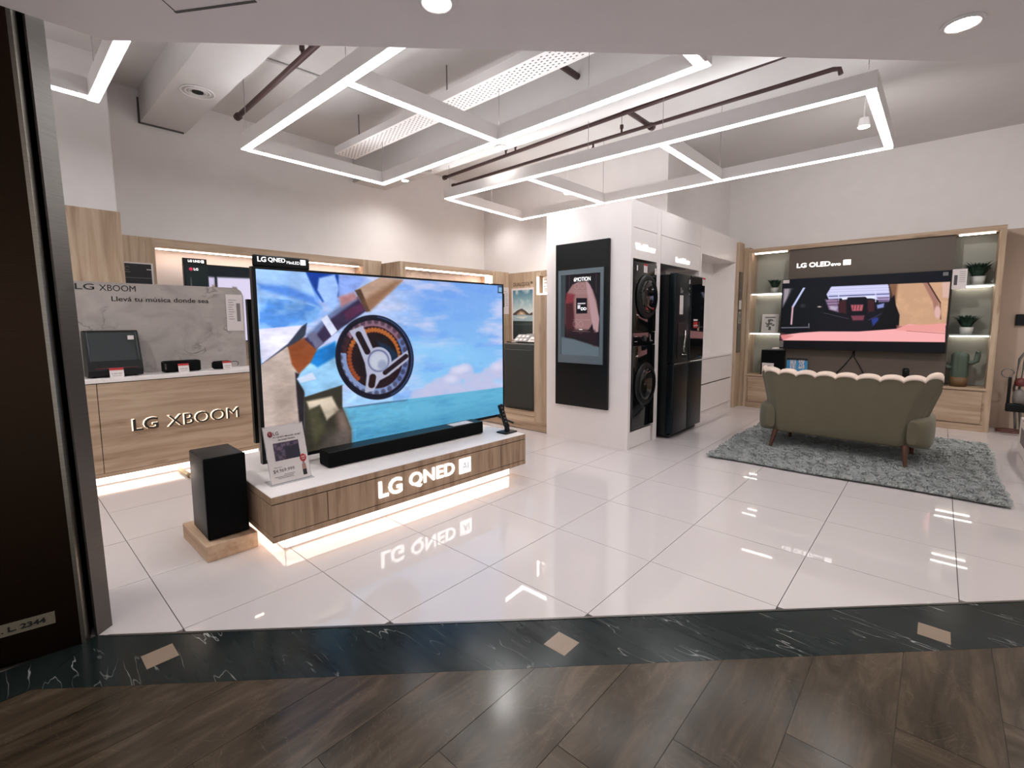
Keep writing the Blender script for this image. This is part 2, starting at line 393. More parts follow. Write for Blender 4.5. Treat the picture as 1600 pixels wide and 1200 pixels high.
# marble border and inlays
bd = struct(MB().prism([(-2.27, -1.2), (-2.27, .01), (2.3, 4.58), (2.3, 4.98), (-2.47, .21), (-2.47, -1.2)], -.05, -.012).build('trim_1', GROUT), 'dark green marble border along the store front')
MARB = marble('dark_green_marble', (22, 30, 30), (34, 42, 41), (170, 170, 166), .15, 2.4, .007, .22)
mpn = MARB.node_tree.nodes['Mapping']; mpn.inputs['Scale'].default_value = (1.3, 7.5, 1); mpn.inputs['Rotation'].default_value = (0, 0, R(-28))
for nd in MARB.node_tree.nodes:
    if nd.type == 'TEX_NOISE' and abs(nd.inputs['Scale'].default_value-3.2) < .01: nd.inputs['Scale'].default_value = 1.7; nd.inputs['Distortion'].default_value = .25; nd.inputs['Detail'].default_value = 3
for k in range(-1, 6):                        # slabs, cut square to the border
    a = -2.47+.93*k; q = a+.93
    P = [(a, K(a)), (a+.2, K(a)-.2), (q+.2, K(q)-.2), (q, K(q))]
    if k == -1: P = [(-2.47, -1.2), (-2.272, -1.2), (-2.272, .01), (-2.47, .208)]
    sl = MB().prism(P, -.012, -.0005).build('slab', MARB, bd)
BEIGE = mat('beige_inlay_stone', (142, 122, 104), .35, var=.12, vscale=14)
for (x, y) in ((-2.135, .35), (-1.03, 1.425), (.06, 2.475), (1.14, 3.55)):
    MB().box(x-.05, x+.05, y-.05, y+.05, -.010, .0006).build('inlay', BEIGE, bd)
tr = MB().prism([(-2.44, K(-2.44)-.012), (2.2, K(2.2)-.012), (2.2, K(2.2)+.004), (-2.44, K(-2.44)+.004)], -.01, .002).build('trim_2', mat('steel_edge_strip', (120, 116, 112), .3, metal=1)); struct(tr, 'thin metal strip between white tiles and marble')
# mall floor
mf = struct(MB().prism([(-2.27, -2.6), (3.6, -2.6), (3.6, 5.88), (-2.27, .01)], -.06, -.0035).build('floor', mat('brown_joint', (62, 52, 42), .5)), 'polished brown veined stone floor of the mall walkway')
def plank_mat(name, alongx):
    m, nt, b = new_mat(name)
    tc = nt.nodes.new('ShaderNodeTexCoord'); oi = nt.nodes.new('ShaderNodeObjectInfo')
    ad = nt.nodes.new('ShaderNodeVectorMath'); ad.operation = 'MULTIPLY_ADD'
    cb = nt.nodes.new('ShaderNodeCombineXYZ')
    for k in range(3): nt.links.new(oi.outputs['Random'], cb.inputs[k])
    ad.inputs[1].default_value = (37, 53, 11); nt.links.new(cb.outputs[0], ad.inputs[0]); nt.links.new(tc.outputs['Object'], ad.inputs[2])
    mp = nt.nodes.new('ShaderNodeMapping'); mp.inputs['Scale'].default_value = (1.6, 7, 1) if alongx else (7, 1.6, 1)
    mp.inputs['Rotation'].default_value = (0, 0, R(9)); nt.links.new(ad.outputs[0], mp.inputs['Vector'])
    n = nt.nodes.new('ShaderNodeTexNoise'); n.inputs['Scale'].default_value = 1.6; n.inputs['Detail'].default_value = 8; n.inputs['Roughness'].default_value = .65; n.inputs['Distortion'].default_value = .7
    nt.links.new(mp.outputs[0], n.inputs['Vector'])
    r = ramp(nt, [(.28, lin((44, 38, 29))), (.5, lin((70, 59, 46))), (.7, lin((96, 80, 64)))], n.outputs['Fac'])
    n2 = nt.nodes.new('ShaderNodeTexNoise'); n2.inputs['Scale'].default_value = 5; n2.inputs['Detail'].default_value = 5; n2.inputs['Distortion'].default_value = 1.5
    nt.links.new(ad.outputs[0], n2.inputs['Vector'])
    v = ramp(nt, [(.495, (0, 0, 0)), (.5, (.2, .2, .2)), (.505, (0, 0, 0))], n2.outputs['Fac'])
    mx = nt.nodes.new('ShaderNodeMix'); mx.data_type = 'RGBA'; nt.links.new(v.outputs['Color'], mx.inputs['Factor'])
    nt.links.new(r.outputs['Color'], mx.inputs['A']); mx.inputs['B'].default_value = (*lin((128, 112, 92)), 1)
    hs = nt.nodes.new('ShaderNodeHueSaturation'); mr = nt.nodes.new('ShaderNodeMapRange'); mr.inputs['To Min'].default_value = .8; mr.inputs['To Max'].default_value = 1.2
    nt.links.new(oi.outputs['Random'], mr.inputs['Value']); nt.links.new(mr.outputs[0], hs.inputs['Value']); nt.links.new(mx.outputs['Result'], hs.inputs['Color'])
    nt.links.new(hs.outputs['Color'], b.inputs['Base Color'])
    rr = nt.nodes.new('ShaderNodeMapRange'); rr.inputs['To Min'].default_value = .10; rr.inputs['To Max'].default_value = .30; nt.links.new(n.outputs['Fac'], rr.inputs['Value'])
    nt.links.new(rr.outputs['Result'], b.inputs['Roughness']); b.inputs['Specular IOR Level'].default_value = .28
    return m
PLX, PLY = plank_mat('brown_stone_plank_x', True), plank_mat('brown_stone_plank_y', False)
PWD, NP = .25, 3; seen = set(); fulls = {}
for i in range(-8, 20):                       # herringbone of .25 x .75 m stone planks
    for j in range(-16, 22):
        k = (i-j) % (2*NP)
        key = (i-k, j, 0) if k < NP else (i, j-(2*NP-1-k), 1)
        if key in seen: continue
        seen.add(key); gx, gy = -.775+PWD*key[0], .803+PWD*key[1]; lx, ly = (PWD*NP, PWD) if key[2] == 0 else (PWD, PWD*NP); g = .0009
        P = [(gx+g, gy+g), (gx+lx-g, gy+g), (gx+lx-g, gy+ly-g), (gx+g, gy+ly-g)]; Q = P
        for l in ((s2, -s2, 2.279*s2), (1, 0, 2.268), (0, 1, 2.2), (-1, 0, 3.5)): Q = clip(Q, *l)
        if len(Q) < 3: continue
        ar = abs(sum(Q[q][0]*Q[(q+1) % len(Q)][1]-Q[(q+1) % len(Q)][0]*Q[q][1] for q in range(len(Q))))/2
        if ar < .0015: continue
        mm_ = PLY if key[2] else PLX
        if ar > (lx-2*g)*(ly-2*g)-1e-6:
            if key[2] not in fulls: fulls[key[2]] = t = MB().prism([(p[0]-gx, p[1]-gy) for p in P], -.012, -.001).build('plank', mm_, None)
            else: t = fulls[key[2]].copy(); COL.objects.link(t)
        else: t = MB().prism([(p[0]-gx, p[1]-gy) for p in Q], -.012, -.001).build('plank', mm_, None)
        t.location = (gx, gy, 0); t.parent = mf
# walls and ceilings
def wall(n, pts, z0, z1, m, label): return struct(MB().prism(pts, z0, z1).build(n, m), label)
wall('wall_back', [(XB-.15, -1.2), (XB, -1.2), (XB, YN+.15), (XB-.15, YN+.15)], 0, ZC, WHITE, 'plain white upper wall behind the oak display units')
wall('wall_nook', [(XB, YN), (-2.5, YN), (-2.5, YO), (-2.65, YO), (-2.65, YN+.15), (XB, YN+.15)], 0, ZC, WHITE, 'white wall behind the washing machine nook')
wall('wall_far', [(-2.5, YO), (.48, YO), (.48, YO+.15), (-2.5, YO+.15)], 0, ZC, WHITE, 'white wall above the lounge television')
wall('wall_far_right', [(.48, YO-.001), (2.2, YO-.001), (2.2, YO+.15), (.48, YO+.15)], 0, 2.27, PINKW, 'taupe wall beside the lounge unit')
wall('wall_far_upper', [(.48, YO), (2.2, YO), (2.2, YO+.15), (.48, YO+.15)], 2.27, ZC, WHITE, 'white band above the taupe wall')
wall('wall_right', [(1.95, 4.95), (2.1, 4.95), (2.1, YO), (1.95, YO)], 0, ZC, WHITE, 'white side wall out of view')
wall('wall_left', [(XB, -1.2), (-2.75, -1.2), (-2.75, -1.05), (XB, -1.05)], 0, ZC, WHITE, 'white side wall behind the column')
struct(MB().prism([(XB-.15, -1.2), (-2.3, -1.2), (-2.3, .38), (2.2, 4.88), (2.2, YO+.15), (XB-.15, YO+.15)], ZC, ZC+.1).build('ceiling', CEIL), 'grey white store ceiling high above the light frames')
so = struct(MB().prism([(-2.32, -2.6), (3.6, -2.6), (3.6, 6.31), (-2.32, .39-.02)], ZS, ZS+.12).build('ceiling', SOFF), 'low white mall soffit in the foreground')
struct(MB().prism([(-2.32, -1.2), (-2.32, .37), (2.2, 4.89), (2.27, 4.82), (-2.22, .33), (-2.22, -1.2)], ZS+.12, ZC).build('wall_fascia', WHITE), 'fascia between the soffit and the high ceiling')
# access hatch joints in the soffit
def hatch_line(a, b, wd, nm='seam'):
    a, b = Vector(a), Vector(b); MB().bar((*a, ZS-.0015), (*b, ZS-.0015), wd, .002).build(nm, LAQD, so)
hatch_line((-1.945, .50), (-1.69, .66), .010); hatch_line((-1.94, .50), (-1.80, .34), .003); hatch_line((-1.675, .665), (-1.58, .53), .002)
# pier and oak wall units at the back
pr = struct(MB().box(XB, -5.115, -1.05, .80, 0, ZC).build('wall_pier', WHITE), 'white pier above the left oak panel')
o = MB().box(-5.113, -5.085, .1, .815, 0, 2.18).build('tall_cladding', OAKV); tag(o, 'tall oak panel on the white pier behind the concrete backboard', 'panel')
# main cladding with a lit niche (TV in it)
u1 = thing('display_wall_unit', (-5.45, 2.0, 0), 'long oak wall unit with a lit niche behind the small television', 'wall unit')
zt = 2.03
MB().box(XB, -5.3, .817, 1.075, 0, zt).build('side_panel', OAKV, u1)
MB().box(XB, -5.3, 3.16, 3.42, 0, zt).build('side_panel', OAKV, u1)
MB().box(XB, -5.3, 1.075, 3.16, 1.95, zt).build('top_panel', OAK, u1)
MB().box(XB, -5.3, 1.075, 3.16, 0, .9).build('base_cabinet', OAK, u1)
MB().box(XB, -5.5, 1.075, 3.16, .9, 1.95).build('back_panel', LAQ, u1)
MB().box(-5.40, -5.36, 1.10, 3.14, 1.943, 1.949).build('light_strip', COVM, u1)
u2 = thing('display_wall_unit', (-5.25, 4.4, 0), 'deeper oak wall unit with a white lit frame, right of the large television top', 'wall unit')
MB().box(XB, -4.9, 3.42, 3.50, 0, 2.0).build('side_panel', OAKV, u2)
MB().box(XB, -4.9, 5.02, 5.37, 0, 2.0).build('side_panel', OAKV, u2)
MB().box(XB, -4.9, 3.50, 5.02, 1.935, 2.0).build('top_panel', OAK, u2)
MB().box(XB, -4.9, 3.50, 5.02, 0, .9).build('base_cabinet', OAK, u2)
MB().box(XB, -5.15, 3.50, 5.02, .9, 1.935).build('back_panel', CONC, u2)
MB().box(-5.02, -4.93, 3.52, 4.98, 1.927, 1.934).build('light_strip', COVM, u2)
MB().box(-5.02, -4.93, 4.985, 5.018, .95, 1.92).build('light_strip', COVM, u2)
# nook wall
u3 = thing('display_wall_unit', (-4.2, 5.45, 0), 'oak wall unit behind the washing machine', 'wall unit')
MB().box(XB, -3.15, 5.37, YN, 0, 1.985).build('back_panel', OAKV, u3)
platform = MB().box(-4.895, -3.23, 4.16, 5.368, .004, .105, .004).build('display_platform', OAKX)
tag(platform, 'low oak platform under the washing machine', 'platform')
MB().box(-4.8, -3.45, 4.36, 5.2, .106, .115).build('riser', OAKX, platform)
u4 = thing('oak_pier', (-3.3, 4.6, 0), 'narrow oak pier with a small lit niche, left of the white appliance block', 'pier')
MB().box(-3.42, -3.21, 4.17, 5.36, .107, 1.56).build('lower_panel', OAKV, u4)
MB().box(-3.42, -3.21, 4.17, 5.36, 1.775, 1.81).build('top_panel', OAKV, u4)
MB().box(-3.42, -3.385, 4.17, 5.36, 1.56, 1.775).build('side_panel', OAKV, u4)
MB().box(-3.385, -3.21, 4.30, 5.36, 1.56, 1.775).build('back_panel', LAQ, u4)
MB().box(-3.384, -3.372, 4.18, 4.2, 1.575, 1.76).build('light_strip', COVN, u4)
MB().box(-3.372, -3.212, 4.18, 4.2, 1.562, 1.572).build('light_strip', COVN, u4)
pc = thing('price_card', (-3.30, 4.25, 1.575), 'small white price card inside the lit niche of the oak pier', 'price card')
MB().box(-3.355, -3.23, 4.245, 4.249, 1.575, 1.755).build('card', PAPER, pc)
for k, (a, b) in enumerate(((1.725, .05), (1.69, .09), (1.65, .03), (1.62, .07), (1.60, .05))):
    MB().box(-3.34, -3.34+b, 4.2435, 4.2447, a, a+.008).build('print_line', GREYINK, pc)

# ================================================================== ENTRANCE COLUMN
cl = thing('entrance_column', (-2.588, 0, 0), 'dark brushed metal column with a steel edge at the store entrance', 'column')
DM = brushed('dark_bronze_metal', (52, 40, 31), .26)
MB().prism([(-2.445, .165), (-2.46, .07), (-2.485, -.06), (-2.52, -.2), (-2.58, -.38), (-2.68, -.6), (-3.1, -1.0), (-3.2, -.2), (-2.75, .17)], 0, ZC).build('metal_cladding', DM, cl)
MB().prism([(-2.438, .172), (-2.445, .160), (-2.47, .17), (-2.46, .186)], 0, ZC).build('edge_trim', brushed('bright_steel_trim', (150, 142, 132), .3), cl)
MB().prism([(-2.463, .186), (-2.475, .17), (-2.6, .19), (-2.58, .21)], 0, ZC).build('shadow_groove', BLKM, cl)
MB().prism([(-2.462, .203), (-2.458, .209), (-2.502, .262), (-2.7, .262), (-2.7, .21)], 0, ZC).build('steel_return', brushed('grey_steel', (104, 100, 96), .3), cl)
cl.location.x -= .010
for ch in cl.children:      # the old column leans outwards a little
    for v_ in ch.data.vertices: v_.co.x -= .0135*v_.co.z; v_.co.y -= .0125*v_.co.z
sp = thing('number_sign', (-2.49, -.05, .2), 'small beige sign reading L. 2344 low on the metal column', 'sign')
def colpt(px, off=0): return px
a = Vector((-2.457, .085, 0)); b = Vector((-2.483, -.055, 0)); d = (a-b).normalized(); nr = Vector((d.y, -d.x, 0))
Ms = place(b+nr*.004+Vector((-.012, 0, 0))+Vector((0, 0, .118)), d, (0, 0, 1))
MB(Ms).box(-.02, .152, 0, .047, -.002, .001).build('plate', mat('beige_plate', (120, 112, 96), .5), sp)
text('. L. 2344', .118, .020, Ms @ Matrix.Translation((.008, .014, .0012)), INK, 'lettering', sp, .02)

# ================================================================== LARGE TV PLINTH
TH = R(2.5)
PM = Matrix.Translation((-2.60, 1.0, 0)) @ Matrix.Rotation(-TH, 4, 'Z')       # x outwards to the viewer side, y along the plinth
PW = .98; PL0, PL1 = -.046, 1.873
pl = thing('display_plinth', (-3.1, 2.0, 0), 'long low oak plinth with glowing LG QNED lettering carrying the large television', 'plinth')
zb, zc = .100, .350
MB(PM).box(-PW+.1, -.046, PL0+.07, PL1-.07, 0, zb+.01).build('kick_board', LAQ, pl)
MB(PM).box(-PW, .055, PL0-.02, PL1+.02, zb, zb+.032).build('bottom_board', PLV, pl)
MB(PM).box(-PW+.01, .046, PL0-.012, PL1+.012, zb+.032, .31).build('carcass', mat('dark_joint', (60, 48, 40), .8), pl)
for (a, b) in ((PL0-.02, .232), (.237, 1.612), (1.617, PL1+.02)):
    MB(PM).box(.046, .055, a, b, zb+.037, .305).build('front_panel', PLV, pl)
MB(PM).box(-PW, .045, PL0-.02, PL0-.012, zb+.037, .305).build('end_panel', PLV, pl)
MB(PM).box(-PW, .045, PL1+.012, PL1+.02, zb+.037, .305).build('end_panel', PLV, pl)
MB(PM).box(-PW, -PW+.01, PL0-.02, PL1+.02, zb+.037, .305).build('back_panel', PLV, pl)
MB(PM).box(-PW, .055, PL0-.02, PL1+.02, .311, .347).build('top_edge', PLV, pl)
MB(PM).box(-PW+.002, .053, PL0-.018, PL1+.018, .347, zc).build('white_top', LAQ, pl)
for b_ in ((-.046, -.043, PL0+.075, PL1-.075), (-PW+.097, -PW+.10, PL0+.075, PL1-.075), (-PW+.105, -.05, PL0+.066, PL0+.069), (-PW+.105, -.05, PL1-.069, PL1-.066)):
    MB(PM).box(*b_, .012, zb-.003).build('light_strip', COVK, pl)
def TM(x, y, z): return PM @ Matrix.Translation((x, y, z)) @ Matrix(((0, 0, 1, 0), (1, 0, 0, 0), (0, 1, 0, 0), (0, 0, 0, 1)))
text('LG', .166, .106, TM(.0555, .556, .175), SIGN, 'lettering', pl, .022, .008)
text('QNED', .373, .106, TM(.0555, .777, .175), SIGN, 'lettering', pl, .018, .008, 1.04)
MB(TM(.0555, 1.193, .176)).box(0, .11, 0, .110, 0, .008, .010).build('sign_badge', SIGN, pl)
text('AI', .055, .05, TM(.0638, 1.220, .206), mat('pale_grey_letters', (150, 146, 146), .5), 'lettering', pl, .0, .002)

# ================================================================== LARGE TV
XT = -2.98
# screen plane solved from the photograph: runs parallel to the plinth
ud = Vector((math.sin(TH), math.cos(TH), 0)); nn = Vector((math.cos(TH), -math.sin(TH), 0))
P0 = Vector((-3.0, 2.0, 0))
def onplane(px, py, P=P0):
    d = fwd+rgt*((px-800)/FPX)-upv*((py-Y0)/FPX); C = Vector((0, 0, CAMH)); t = (P-C).dot(nn)/d.dot(nn); return C+d*t
a0 = (onplane(392, 414)-P0).dot(ud); a1 = (onplane(786.5, 500)-P0).dot(ud)
ztop, zbot = 1.598, .398
TVM = Matrix(((ud.x, 0, nn.x, P0.x), (ud.y, 0, nn.y, P0.y), (0, 1, 0, 0), (0, 0, 0, 1)))   # x along, y up, z to viewer
tv = thing('television', (-3.0, 2.05, .34), 'large television on the plinth showing a fishing reel against sea and sky', 'television')
MB(TVM).box(a0, a1, zbot, ztop, -.035, 0).build('frame', BLK, tv)
MB(TVM).box(a0+.15, a1-.15, zbot+.06, ztop-.15, -.06, -.035, .01).build('back_cover', BLKM, tv)
MB(TVM).box(a0, a1, zbot, zbot+.022, .0, .006).build('bezel', BLK, tv)
MB(TVM).box(a0, a1, ztop-.014, ztop, .0, .006).build('bezel', BLK, tv)
MB(TVM).box(a0, a0+.022, zbot+.022, ztop-.014, .0, .006).build('bezel', BLK, tv)
MB(TVM).box(a1-.014, a1, zbot+.022, ztop-.014, .0, .006).build('bezel', BLK, tv)
hd = MB(TVM); hd.box(a0+.01, a0+.345, ztop, ztop+.072, -.02, .004, .012); hd.build('brand_header', BLK, tv)
def TX(x, y, z=.0045): return TVM @ Matrix.Translation((x, y, z))
SIGW = mat('glowing_white_letters', (255, 255, 255), .5, emis=.9)  # white letters given a glow of their own
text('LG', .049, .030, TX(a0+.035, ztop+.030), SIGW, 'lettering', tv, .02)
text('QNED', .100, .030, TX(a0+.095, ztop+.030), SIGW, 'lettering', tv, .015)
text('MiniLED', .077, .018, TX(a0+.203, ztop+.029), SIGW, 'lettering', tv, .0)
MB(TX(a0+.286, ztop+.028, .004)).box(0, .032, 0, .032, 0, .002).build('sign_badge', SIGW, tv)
def zq(x, y): return (x, y)
P = Paint(560, 330, ((60, 128), (1470, 248), (1472, 985), (118, 1255)), (150, 190, 240))
def z3(c): # screen corner in zoom coordinates -> world
    return onplane(380+c[0]/3.636, 380+c[1]/3.636, P0+nn*.001)
P.grad((900, 200), (128, 168, 232), (1000, 900), (150, 205, 240))
cn = P.noise(5, 3, 4, 1.0, 2.2); P.mix(np.clip((cn-.47)*5, 0, 1)*.85, (208, 210, 238))
P.poly([(560, 130), (960, 240), (900, 500), (960, 900), (600, 900)], (200, 210, 240), 160, .75)
cn = P.noise(8, 11, 4, 1, 2.5); P.mix(np.clip((cn-.52)*6, 0, 1)*.5*(P.X > 850), (120, 168, 235))
P.poly([(960, 560), (1250, 590), (1330, 650), (1150, 700), (960, 650)], (150, 205, 242), 60, .8)
for cx_, cy_, rx_, ry_ in ((1010, 880, 60, 40), (1080, 850, 60, 50), (1120, 810, 50, 36), (1180, 800, 60, 50), (1215, 750, 48, 42), (1260, 740, 46, 46), (1300, 790, 50, 40), (1350, 800, 60, 50), (1400, 760, 50, 44), (1440, 730, 44, 40), (1475, 740, 50, 60), (1150, 870, 150, 50), (1330, 860, 170, 60)):
    P.ell(cx_, cy_, rx_, ry_, (196, 198, 226), 0, 16, .8)
for cx_, cy_ in ((1215, 735), (1255, 722), (1440, 715), (1180, 785)): P.ell(cx_, cy_, 30, 20, (222, 220, 238), 0, 24, .7)
P.poly([(550, 948), (1480, 832), (1480, 1300), (540, 1300)], (112, 184, 214), 5)
wn = P.noise(9, 21, 4, 1, 5); P.mix(np.clip((wn-.5)*3, 0, 1)*.5*(P.dist([(550, 948), (1480, 832), (1480, 1300), (540, 1300)]) < 0), (80, 150, 195))
P.poly([(560, 1100), (1480, 920), (1480, 1010), (600, 1200)], (70, 140, 178), 60, .4)
P.poly([(570, 945), (800, 915), (930, 903), (930, 908), (600, 950)], (90, 110, 140), 5, .7)
# jacket, sleeve and trousers
P.poly([(50, 120), (350, 140), (420, 330), (460, 360), (440, 400), (350, 470), (80, 490)], (170, 205, 250), 6)
P.poly([(80, 220), (250, 235), (400, 300), (440, 360), (300, 310), (90, 250)], (92, 145, 225), 22, .9)
P.poly([(350, 145), (545, 170), (545, 300), (450, 330), (410, 270)], (20, 70, 160), 10)
P.poly([(430, 190), (520, 170), (545, 250), (520, 390), (470, 350), (420, 260)], (165, 195, 245), 10)
P.poly([(545, 165), (700, 190), (640, 270), (545, 300)], (150, 175, 235), 14)
P.poly([(90, 300), (300, 320), (440, 370), (430, 430), (350, 470), (85, 480)], (120, 175, 235), 20, .7)
jn = P.noise(16, 5, 3); P.mix(np.clip((jn-.5)*6, 0, 1)*.5*(P.dist([(90, 300), (300, 320), (440, 370), (430, 430), (350, 470), (85, 480)]) < 0), (60, 125, 210))
P.poly([(80, 485), (360, 462), (250, 580), (150, 660), (100, 695)], (226, 224, 246), 5)
P.poly([(95, 690), (250, 570), (330, 470), (360, 450), (350, 520), (290, 590), (110, 710)], (62, 70, 88), 6)
P.poly([(40, 730), (245, 588), (290, 640), (300, 760), (330, 900), (350, 1300), (40, 1300)], (196, 180, 172), 6)
P.poly([(150, 800), (260, 720), (300, 900), (320, 1060), (200, 1150)], (180, 162, 152), 60, .6)
P.poly([(290, 740), (345, 760), (340, 1060), (400, 1240), (330, 1240), (300, 900)], (46, 40, 46), 8)
P.poly([(380, 620), (530, 560), (600, 640), (640, 760), (560, 820), (360, 880), (300, 780)], (160, 205, 238), 8)
P.poly([(330, 650), (520, 560), (540, 640), (420, 710)], (30, 130, 200), 14)
P.poly([(300, 775), (390, 740), (410, 780), (320, 800)], (210, 220, 240), 6)
P.poly([(340, 885), (560, 815), (560, 940), (610, 1070), (615, 1260), (340, 1260)], (66, 62, 50), 6)
P.poly([(355, 910), (500, 880), (540, 960), (470, 1020), (430, 930), (370, 960)], (214, 200, 182), 12)
P.poly([(520, 960), (570, 960), (610, 1080), (600, 1200), (500, 1230), (540, 1080)], (140, 120, 110), 30, .9)
P.poly([(360, 960), (430, 950), (460, 1080), (400, 1170)], (88, 86, 62), 26)
P.poly([(460, 1100), (600, 1060), (600, 1250), (400, 1250)], (96, 88, 84), 40, .8)
# reel body behind, rod, hand
P.poly([(250, 590), (345, 535), (420, 600), (380, 680), (310, 750), (270, 690)], (150, 84, 46), 10)
P.poly([(345, 545), (480, 410), (590, 330), (650, 300), (700, 385), (560, 480), (410, 605)], (64, 50, 84), 7)
P.poly([(350, 520), (560, 330), (640, 290), (650, 320), (480, 440), (380, 560)], (130, 150, 190), 14, .8)
P.poly([(540, 300), (630, 275), (650, 310), (560, 360)], (196, 140, 140), 18, .9)
P.poly([(440, 430), (475, 405), (535, 500), (500, 530)], (210, 215, 235), 5)
P.poly([(365, 520), (400, 500), (455, 570), (410, 605)], (120, 120, 150), 10)
P.poly([(570, 390), (690, 330), (700, 370), (590, 440)], (110, 50, 90), 10, .8)
P.poly([(640, 262), (780, 190), (915, 205), (860, 260), (715, 390), (690, 350)], (188, 160, 142), 6)
P.poly([(635, 265), (668, 255), (722, 385), (700, 392)], (96, 72, 58), 6)
P.poly([(680, 330), (720, 300), (860, 215), (900, 215), (720, 385)], (140, 100, 72), 26, .7)
fn = P.noise(14, 41, 4, 1.3, 1); P.c *= (1+.26*(fn[..., None]-.5)*(P.X < 640)[..., None]); fn = P.noise(40, 43, 3, 1, 1.6); P.c *= 1+.12*(fn[..., None]-.5)*(P.X < 940)[..., None]
cx, cy = 745, 655
P.ell(cx, cy, 222, 248, (22, 22, 44), -14, 4)
P.ring(cx, cy, 222, 248, .90, .97, (66, 96, 150), -14, -70, 80, 8, .8)
P.ell(cx, cy, 196, 222, (70, 40, 48), -14, 5)
P.ring(cx, cy, 196, 222, .80, .98, (150, 175, 220), -14, 60, 200, 8, .85)
P.ring(cx, cy, 196, 222, .82, .98, (165, 130, 150), -14, -130, -20, 8, .8)
P.ring(cx, cy, 196, 222, .80, .98, (120, 150, 210), -14, -20, 60, 8, .8)
for k in range(30):
    a = R(k*12); P.ell(cx+math.cos(a)*186-8, cy+math.sin(a)*210, 13, 16, (26, 18, 34), 0, 8, .45)
P.ell(cx, cy, 158, 182, (40, 14, 22), -14, 5)
for k in range(34):
    a = R(-230+k*7.6); P.ell(cx+math.cos(a)*140-4, cy+math.sin(a)*160, 15, 11, (206, 128, 60) if k > 9 else (176, 92, 44), math.degrees(a), 6, .85)
P.ell(cx+14, cy+6, 118, 142, (30, 12, 16), 0, 6)
P.poly([(760, 560), (830, 590), (880, 640), (850, 700), (800, 660)], (18, 60, 96), 16, .8)
GR = (182, 184, 204)
P.poly([(600, 500), (680, 470), (740, 610), (790, 640), (830, 690), (935, 615), (945, 665), (830, 760), (775, 790), (740, 850), (690, 860), (700, 760), (690, 690), (650, 580)], GR, 5)
P.ell(768, 675, 74, 80, GR, 0, 4); P.ring(768, 675, 62, 66, .84, 1.0, (120, 126, 160), 0, -180, 180, 4)
P.ell(770, 678, 48, 50, (196, 200, 214), 0, 20); P.ell(790, 700, 26, 30, (150, 160, 186), 0, 16, .8)
P.line((655, 520), (705, 622), 34, (36, 18, 28), 5); P.line((805, 745), (925, 650), 26, (40, 22, 34), 5)
P.line((735, 770), (728, 815), 38, (44, 20, 20), 6)
P.ring(cx, cy, 208, 234, .93, 1.0, (16, 16, 36), -14, -180, 180, 4)
P.mix(.06*P.noise(60, 9, 2), (255, 255, 255))
P.poly([(1445, 250), (1475, 252), (1475, 292), (1445, 290)], (40, 60, 90), 3); P.poly([(1449, 256), (1468, 258), (1468, 286), (1449, 284)], (150, 190, 220), 3)
P.c = 255*(np.clip(P.c, 0, 255)/255)**1.25
cs = [TVM @ Vector(v) for v in ((a0+.02, ztop-.012, .0012), (a1-.012, ztop-.012, .0012), (a1-.012, zbot+.02, .0012), (a0+.02, zbot+.02, .0012))]
lab(P.build('screen', cs, SCR, tv), 'lit screen with a fly fishing reel, sleeve, sea and clouds')
# feet
for y in (a0+.12, a1-.10):
    m = MB(TVM); m.cyl((y, zbot+.02, -.02), (y+.05, .360, .17), .011, .009, 8); m.cyl((y, zbot+.02, -.02), (y+.05, .360, -.2), .011, .009, 8); m.build('foot', BLK, tv)
# second dark panel behind the big one: another television back to back
tv2 = thing('television', (-3.25, 1.9, .34), 'black back of the second television standing behind the large one', 'television')
c1, c2 = a0+.075, a0+1.95
MB(TVM).box(c1, c2, .45, 1.42, -.40, -.36).build('frame', BLK, tv2)
MB(TVM).box(c1+.2, c2-.2, .5, 1.2, -.36, -.335, .01).build('back_cover', BLKM, tv2)
for y in (c1+.35, c2-.35):
    m = MB(TVM); m.cyl((y, .47, -.38), (y, .359, -.30), .010, .008, 8); m.cyl((y, .47, -.38), (y, .359, -.50), .010, .008, 8); m.build('foot', BLK, tv2)
# sound bar
sb = thing('sound_bar', (-2.85, 2.1, .34), 'long black sound bar under the large television', 'sound bar')
MB(PM).box(-.345, -.205, .365, 1.665, zc+.004, zc+.100, .010).build('body', FAB, sb)
MB(PM).box(-.342, -.208, .37, 1.66, zc+.096, zc+.1025, .002).build('top_plate', BLK, sb)
for y in (.5, 1.5): MB(PM).box(-.29, -.24, y, y+.05, zc+.0005, zc+.005).build('rubber_foot', BLKM, sb)
# white leaflets and card on the bar
lf = MB(PM).box(-.31, -.22, 1.37, 1.57, zc+.1035, zc+.1065); o = lf.build('leaflet', PAPER); tag(o, 'white leaflet lying on the sound bar end', 'leaflet')
# acrylic price sign
ps = thing('price_sign', (-2.75, 1.12, .35), 'clear acrylic price sign reading $4.969.999 on the plinth corner', 'price sign')
pc0 = PM @ Vector((-.126, -.002, zc)); bx = (PM @ Vector((-.136, .228, zc)))-pc0; bx.normalize()
SM = place(pc0+Vector((0, 0, .0035)), bx, Vector((-.28, 0, .96))) @ Matrix.Diagonal((.868, 1.09, 1, 1))
MB(SM).box(0, .265, 0, .305, -.003, 0).build('acrylic_panel', ACRYL, ps)
MB(SM).box(.004, .261, .004, .298, .0005, .0015).build('card', PAPER, ps)
MB(PM).box(-.23, -.115, -.006, .236, zc, zc+.003).build('acrylic_base', ACRYL, ps)
def SX(x, y): return SM @ Matrix.Translation((x, y, .0018))
RD = mat('brand_crimson', (118, 30, 44), .5)
m = MB(SX(.042, .262)); m.lathe((0, 0, 0), [(.0005, 0), (.016, 0), (.016, .0006), (.0005, .0006)], 20); o = m.build('round_emblem', RD, ps)
